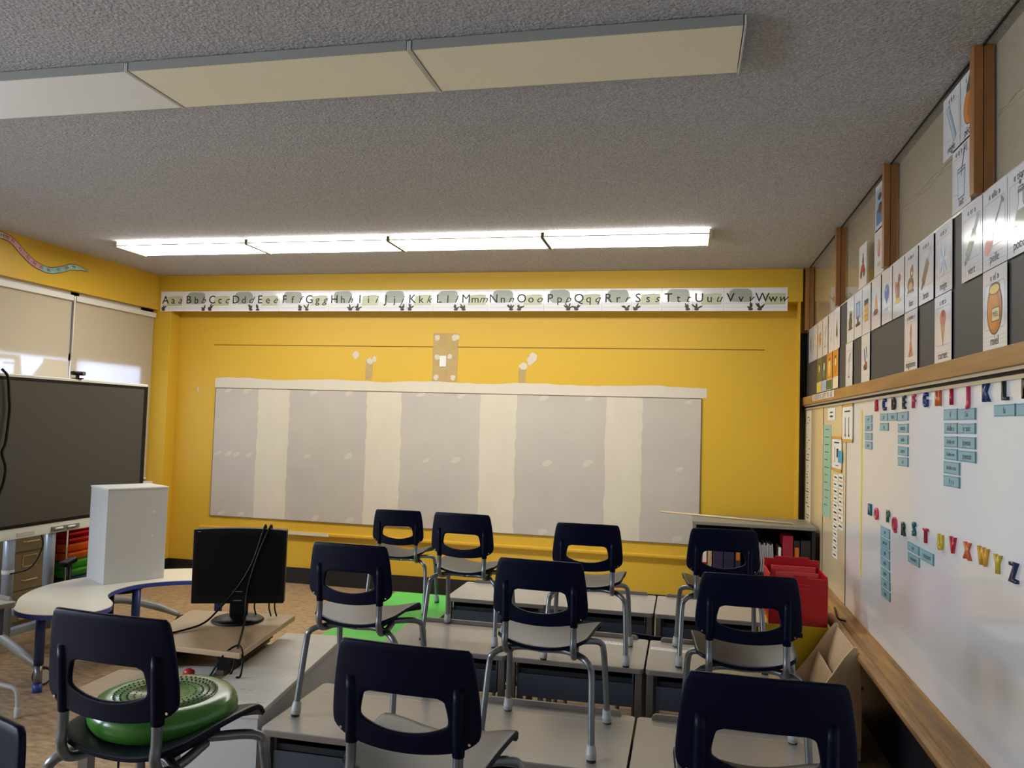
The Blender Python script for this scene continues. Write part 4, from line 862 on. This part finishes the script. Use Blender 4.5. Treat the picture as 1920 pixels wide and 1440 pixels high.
# ------------------------------------------------------------------ display on a mobile stand
tv = thing('display_screen', 'large dark interactive display in a white frame on a wheeled stand', 'display', (-4.42, 4.95, 0))
y0, y1 = -.83, .895
bm = B(); box(bm, -.07, 0, y0, y1, .785, 1.905); finish('white_frame', bm, M_tvframe, tv, bevel=.006)
bm = B(); box(bm, .0, .004, y0 + .006, y1 - .006, .862, 1.885); finish('black_bezel', bm, M_glossblack, tv)
bm = B(); box(bm, .004, .006, y0 + .03, y1 - .055, .885, 1.862); finish('screen', bm, M_screen, tv)
bm = B(); box(bm, 0, .012, -.07, .19, .80, .832); finish('pen_tray', bm, mat('grey_tray', (120, 118, 110), .5), tv)
bm = B(); box(bm, 0, .004, -.37, -.22, .80, .826); finish('control_panel', bm, mat('panel_grey', (190, 184, 172), .5), tv)
for y in (-.363, -.01):
    bm = B(); tube(bm, [(-.06, y, .1), (-.06, y, 1.2)], .036, 20); finish('column', bm, M_steelpost, tv, smooth=True)
bm = B(); box(bm, -.085, -.035, -.5, .5, .26, .30); box(bm, -.085, -.035, -.5, .5, .12, .17); finish('cross_bar', bm, M_steelpost, tv, bevel=.005)
for yy, ye in ((-.5, -.77), (.5, .6)):
    bm = B(); pts = smooth_path([(-.5, yy, .10), (-.06, yy, .17), (.15, yy + (ye - yy) * .4, .20), (.42, yy + (ye - yy) * .8, .16), (.60, ye, .11)], 5)
    tube(bm, pts, [.03] * (len(pts) - 4) + [.026, .024, .022, .02], 8); ft = finish('base_foot', bm, M_foot, tv, smooth=True)
    for (x, y) in ((.63, ye), (-.5, yy)):
        bm = B(); lathe(bm, [(.030, -.016), (.055, -.014), (.055, .014), (.030, .016)], 24, Matrix.Translation((x, y, .055)) @ Matrix.Rotation(1.1, 4, 'Z') @ Matrix.Rotation(PI / 2, 4, 'X')); cs = finish('caster', bm, M_black, ft)
        bm = B(); lathe(bm, [(.042, -.0175), (.042, .0175)], 20, Matrix.Translation((x, y, .055)) @ Matrix.Rotation(1.1, 4, 'Z') @ Matrix.Rotation(PI / 2, 4, 'X')); finish('wheel_disc', bm, M_tvframe, cs)
for ya, yb_, lb in ((-.055, .045, 'left white pen in the display pen tray'), (.065, .165, 'right white pen in the display pen tray')):
    bm = B(); tube(bm, [(-4.402, 4.95 + ya, .818), (-4.402, 4.95 + yb_ - .03, .82)], .008, 10); pn = finish('stylus_pen', bm, M_white, smooth=True); tag(pn, lb, 'pen', 'display pens')
    bm = B(); tube(bm, [(-4.402, 4.95 + yb_ - .03, .82), (-4.402, 4.95 + yb_, .82)], [.008, .003], 10); finish('tip', bm, M_tube, pn, smooth=True)
wbm = thing('webcam', 'small black webcam clipped on top of the display', 'webcam', (-4.44, 5.07, 1.905), R_(-18))
bm = B(); box(bm, -.012, .03, -.05, .05, .028, .058); finish('body', bm, M_glossblack, wbm, bevel=.01, seg=3)
bm = B(); lathe(bm, [(.012, 0), (.012, .006)], 16, Matrix.Translation((.03, .03, .043)) @ Matrix.Rotation(PI / 2, 4, 'Y')); finish('lens_ring', bm, M_tube, wbm)
bm = B(); box(bm, -.012, .012, -.008, .008, .0, .03); box(bm, -.03, .03, -.03, .03, 0, .008); finish('clip', bm, M_glossblack, wbm)
cable('cable', 'thick black cable hanging down the left part of the display', [(-4.40, 4.36, 1.93), (-4.39, 4.40, 1.88), (-4.39, 4.42, 1.75), (-4.39, 4.43, 1.65), (-4.385, 4.41, 1.45), (-4.385, 4.385, 1.38), (-4.385, 4.42, 1.28), (-4.385, 4.41, 1.18), (-4.385, 4.38, 1.1)], .009)
cable('cable', 'thin black cable looping from the display to its left column', [(-4.43, 4.80, .80), (-4.40, 4.79, .72), (-4.39, 4.73, .62), (-4.40, 4.67, .57), (-4.42, 4.61, .56), (-4.435, 4.56, .555)], .005)
bm = B(); tube(bm, [(-4.48, 4.587, .55), (-4.48, 4.587, .575)], .039, 16); tag(finish('cable_tie', bm, M_white), 'white tie holding a cable to the display column', 'cable tie')

# ------------------------------------------------------------------ filing cabinet, drawer cart, office chair behind
fc = thing('filing_cabinet', 'khaki steel filing cabinet behind the display stand', 'filing cabinet', (-5.0, 5.34, 0))
bm = B(); box(bm, -.37, -.012, -.26, .25, 0, 1.15); finish('carcass', bm, M_filecab, fc, bevel=.004)
for z0, z1 in ((.03, .258), (.268, .552), (.566, .85), (.86, 1.13)):
    bm = B(); box(bm, -.012, 0, -.25, .24, z0, z1); dr = finish('drawer', bm, M_filecab, fc, bevel=.003)
    zc = z1 - .06
    if z1 > .5:
        bm = B()
        for r in ((-.09, .055, zc - .05, zc - .044), (-.09, .055, zc + .034, zc + .04), (-.09, -.084, zc - .05, zc + .04), (.049, .055, zc - .05, zc + .04)): box(bm, 0, .004, r[0], r[1], r[2], r[3])
        finish('label_frame', bm, M_brass, dr)
    bm = B(); tube(bm, [(0, -.09, zc - .15), (.025, -.08, zc - .15), (.025, .04, zc - .15), (0, .05, zc - .15)], .006, 8); finish('handle', bm, M_brass, dr)
ct = thing('drawer_cart', 'tall cart of red, orange and green trays behind the display', 'cart', (-4.98, 5.85, 0))
zz = [(.82, .87, M_red), (.765, .81, M_red), (.71, .755, M_red), (.657, .70, M_red), (.61, .65, M_red), (.562, .602, M_red), (.49, .555, M_orange), (.42, .482, M_orange), (.35, .412, M_green), (.28, .342, M_green), (.2, .27, M_blueleg)]
for z0, z1, m in zz:
    bm = B(); prism(bm, [(-.34, z1), (-.34, z0), (-.02, z0), (.015, z1 - .012), (.015, z1), (-.005, z1)], -.17, .19, Matrix(((1, 0, 0, 0), (0, 0, 1, 0), (0, 1, 0, 0), (0, 0, 0, 1)))); finish('tray', bm, m, ct)
for y in (-.185, .205):
    for x in (-.34, .01):
        bm = B(); tube(bm, [(x, y, .05), (x, y, .92)], .008, 8); finish('frame_post', bm, M_chrome, ct, smooth=True)
        bm = B(); lathe(bm, [(.025, -.01), (.025, .01)], 12, Matrix.Translation((x, y, .025)) @ Matrix.Rotation(PI / 2, 4, 'X')); finish('caster', bm, M_black, ct)
oc = thing('office_chair', 'black swivel office chair behind the activity table', 'office chair', (-4.10, 5.125, 0), R_(204))
bm = B(); prism(bm, rrect(.46, .50, .1, 0, .03), .385, .44); finish('seat', bm, M_fabricblk, oc, bevel=.015)
bm = B(); prism(bm, rrect(.48, .30, .1, 0, .60), .235, .275, Matrix(((1, 0, 0, 0), (0, 0, -1, 0), (0, 1, 0, 0), (0, 0, 0, 1)))); finish('backrest', bm, M_fabricblk, oc, bevel=.015)
for s in (-1, 1):
    bm = B(); prism(bm, rrect(.065, .24, .03, s * .295, 0), .548, .585); ar = finish('armrest', bm, M_glossblack, oc, bevel=.01)
    bm = B(); tube(bm, [(s * .295, -.02, .55), (s * .295, -.02, .42), (s * .2, -.02, .38)], .02, 10); finish('arm_post', bm, M_glossblack, ar, smooth=True)
bm = B(); tube(bm, [(0, 0, .08), (0, 0, .385)], .028, 12); finish('gas_column', bm, M_glossblack, oc, smooth=True)
for k in range(5):
    a = 2 * PI * k / 5 + .3; bm = B(); tube(bm, [(0, 0, .11), (.27 * math.cos(a), .27 * math.sin(a), .07)], [.026, .018], 8); lg = finish('base_arm', bm, M_glossblack, oc, smooth=True)
    bm = B(); lathe(bm, [(.027, -.015), (.027, .015)], 14, Matrix.Translation((.27 * math.cos(a), .27 * math.sin(a), .027)) @ Matrix.Rotation(PI / 2, 4, 'X')); finish('caster', bm, M_black, lg)

# ------------------------------------------------------------------ bookcase, stick, bins, book rack on the right
bk = thing('bookcase', 'low black bookcase with grey top against the far right wall', 'bookcase', (.54, 6.5, 0))
bm = B(); box(bm, -.47, .46, 0, .56, .915, .94); finish('top', bm, mat('grey_shelf_top', (132, 130, 122), .4), bk, bevel=.002)
M_bk = mat('black_melamine', (22, 23, 28), .5)
bm = B(); box(bm, -.465, -.44, .01, .55, 0, .915); finish('side_panel', bm, mat('grey_side', (150, 147, 140), .5), bk)
bm = B(); box(bm, .43, .455, .01, .55, 0, .915); finish('side_panel', bm, M_bk, bk)
bm = B(); box(bm, -.44, .43, .535, .55, 0, .915); finish('back_panel', bm, M_bk, bk)
bm = B(); box(bm, -.022, -.002, .01, .535, .02, .915); finish('divider', bm, M_bk, bk)
for z in (.02, .55):
    bm = B(); box(bm, -.44, -.022, .01, .535, z, z + .02); box(bm, -.002, .43, .01, .535, z, z + .02); finish('shelf', bm, M_bk, bk)
bm = B(); tube(bm, [(.845, 6.625, .949), (-.193, 7.02, .949)], .008, 10); tag(finish('wooden_pointer', bm, mat('pale_wood_stick', (214, 190, 150), .5), smooth=True), 'long pale wooden pointer stick lying across the bookcase top', 'pointer')
def book(name, x0, x1, z1, m, label, spine=None, cat='book', y0=6.52, dep=.24):
    e = thing(name, label, cat, ((x0 + x1) / 2, y0, .57), 0, 'books in the bookcase'); h = z1 - .57; w2 = (x1 - x0) / 2 - .001
    bm = B(); box(bm, -w2, w2, 0, dep, 0, h); finish('cover', bm, m, e, bevel=.003)
    if spine:
        bm = B()
        for (a, b, mi) in spine: box(bm, -w2 * .7, w2 * .7, -.0015, 0, a * h, b * h, mi=mi)
        finish('spine_label', bm, [M_plain, M_red, PC['amber']], e)
book('book', .105, .145, .77, M_plain, 'white book with red spine print at the left end of the bookcase', [(.1, .9, 1)]); book('book', .147, .19, .775, M_red, 'red book with a white block on its spine', [(.25, .75, 0)]); book('book', .192, .226, .75, mat('tan_book', (186, 160, 120), .5), 'thin tan book beside the red one')
M_bind = mat('navy_binder', (34, 36, 66), .5); M_bind2 = mat('violet_binder', (48, 40, 72), .5)
book('binder', .232, .312, .84, M_bind2, 'dark violet binder in the bookcase left of the navy ones', cat='binder'); book('binder', .316, .396, .84, M_bind, 'navy binder in the bookcase beside the violet one', cat='binder'); book('binder', .403, .445, .84, M_bind, 'navy binder with an orange spine label', [(.3, .75, 2)], 'binder')
for k in range(9):
    x = .565 + k * .016; bm = B(); box(bm, -.005, .005, 0, .24, 0, .20 + random.uniform(0, .03), T(x, 6.53, .572, 0, 0, .10 - .02 * k)); tag(finish('plastic_sleeve', bm, mat('frosted_sleeve', (170, 172, 182), .2, coat=.3)), 'clear plastic document sleeves leaning together in the bookcase', 'plastic sleeve', 'plastic sleeves in the bookcase')
book('magazine', .728, .748, .77, M_plain, 'white booklet between the plastic sleeves and the red binder')
book('binder', .757, .835, .865, mat('crimson_binder', (156, 30, 54), .45), 'tall crimson binder in the right half of the bookcase', cat='binder'); book('binder', .84, .885, .83, M_bk, 'black binder with a yellow spine label', [(.45, .8, 2)], 'binder'); book('binder', .89, .965, .835, mat('dark_brown_binder', (36, 28, 28), .5), 'dark brown binder at the right end of the bookcase', cat='binder')

yb = thing('yellow_bin', 'tall yellow plastic bin under the red file bin', 'bin', (.665, 5.13, 0))
bm = B(); box(bm, -.19, .19, -.16, .17, 0, .54); finish('body', bm, M_yplastic, yb, bevel=.006)
bm = B(); box(bm, -.06, .03, -.163, -.16, .47, .495); finish('handle_slot', bm, M_dark, yb)
rb = thing('red_bin', 'open red plastic file bin stacked on the yellow bin', 'bin', (.668, 5.13, .54))
bm = B(); box(bm, -.165, .165, -.16, -.15, 0, .275); box(bm, -.165, -.155, -.15, .16, 0, .29); box(bm, .155, .165, -.15, .16, 0, .29); box(bm, -.165, .165, .16, .17, 0, .335); box(bm, -.155, .155, -.15, .16, 0, .01); finish('body', bm, M_red, rb, bevel=.003)
bm = B(); box(bm, -.03, .05, -.162, -.158, .262, .292); box(bm, -.1, .1, .15, .16, .335, .35); finish('rim_tab', bm, M_red, rb)
bm = B(); box(bm, -.02, .06, -.1615, -.16, .235, .238); box(bm, -.02, .06, -.1615, -.16, .215, .218); finish('moulded_line', bm, mat('light_red', (206, 60, 60), .4), rb)
bm = B(); box(bm, -.12, .12, -.1, -.09, .02, .285, T(rx=-.08)); fo = finish('red_folder', bm, mat('salmon_card', (206, 70, 70), .5)); fo.location = (.668, 5.11, .545); tag(fo, 'light red folder standing inside the red bin', 'folder')
bm = B(); box(bm, -.13, .13, 0, .012, .01, .30); fo = finish('red_folder', bm, mat('salmon_card', (206, 70, 70), .5)); fo.location = (.668, 5.2, .545); tag(fo, 'taller red folder at the back inside the red bin', 'folder')

rk = thing('book_display_rack', 'birch book display rack with sloping tiers under the oak tray', 'rack', (.70, 4.64, 0))
side = chaikin([(.20, .0), (.20, .40), (.185, .585), (.15, .59), (.02, .38), (-.20, .10), (-.21, 0)], 1)
for y, in ((-.265,), (.25,)):
    bm = B(); prism(bm, side, y, y + .016, Matrix(((1, 0, 0, 0), (0, 0, 1, 0), (0, 1, 0, 0), (0, 0, 0, 1)))); finish('side_panel', bm, M_birch, rk, bevel=.002)
for (x0, z0, x1, z1) in ((.115, .37, .172, .57), (.015, .22, .07, .42), (-.085, .07, -.03, .27)):
    d = Vector((x1 - x0, z1 - z0)).normalized(); nrm = Vector((-d.y, d.x)) * .006
    bm = B(); prism(bm, [(x0 + nrm.x, z0 + nrm.y), (x0 - nrm.x, z0 - nrm.y), (x1 - nrm.x, z1 - nrm.y), (x1 + nrm.x, z1 + nrm.y)], -.249, .25, Matrix(((1, 0, 0, 0), (0, 0, 1, 0), (0, 1, 0, 0), (0, 0, 0, 1)))); finish('tier_panel', bm, M_birch, rk)
    bm = B(); box(bm, x0 - .0, x0 + .10, -.249, .25, z0 - .006, z0 + .006); finish('tier_floor', bm, M_birch, rk)
bm = B(); box(bm, .19, .20, -.249, .25, .02, .56); finish('back_panel', bm, M_birch, rk)
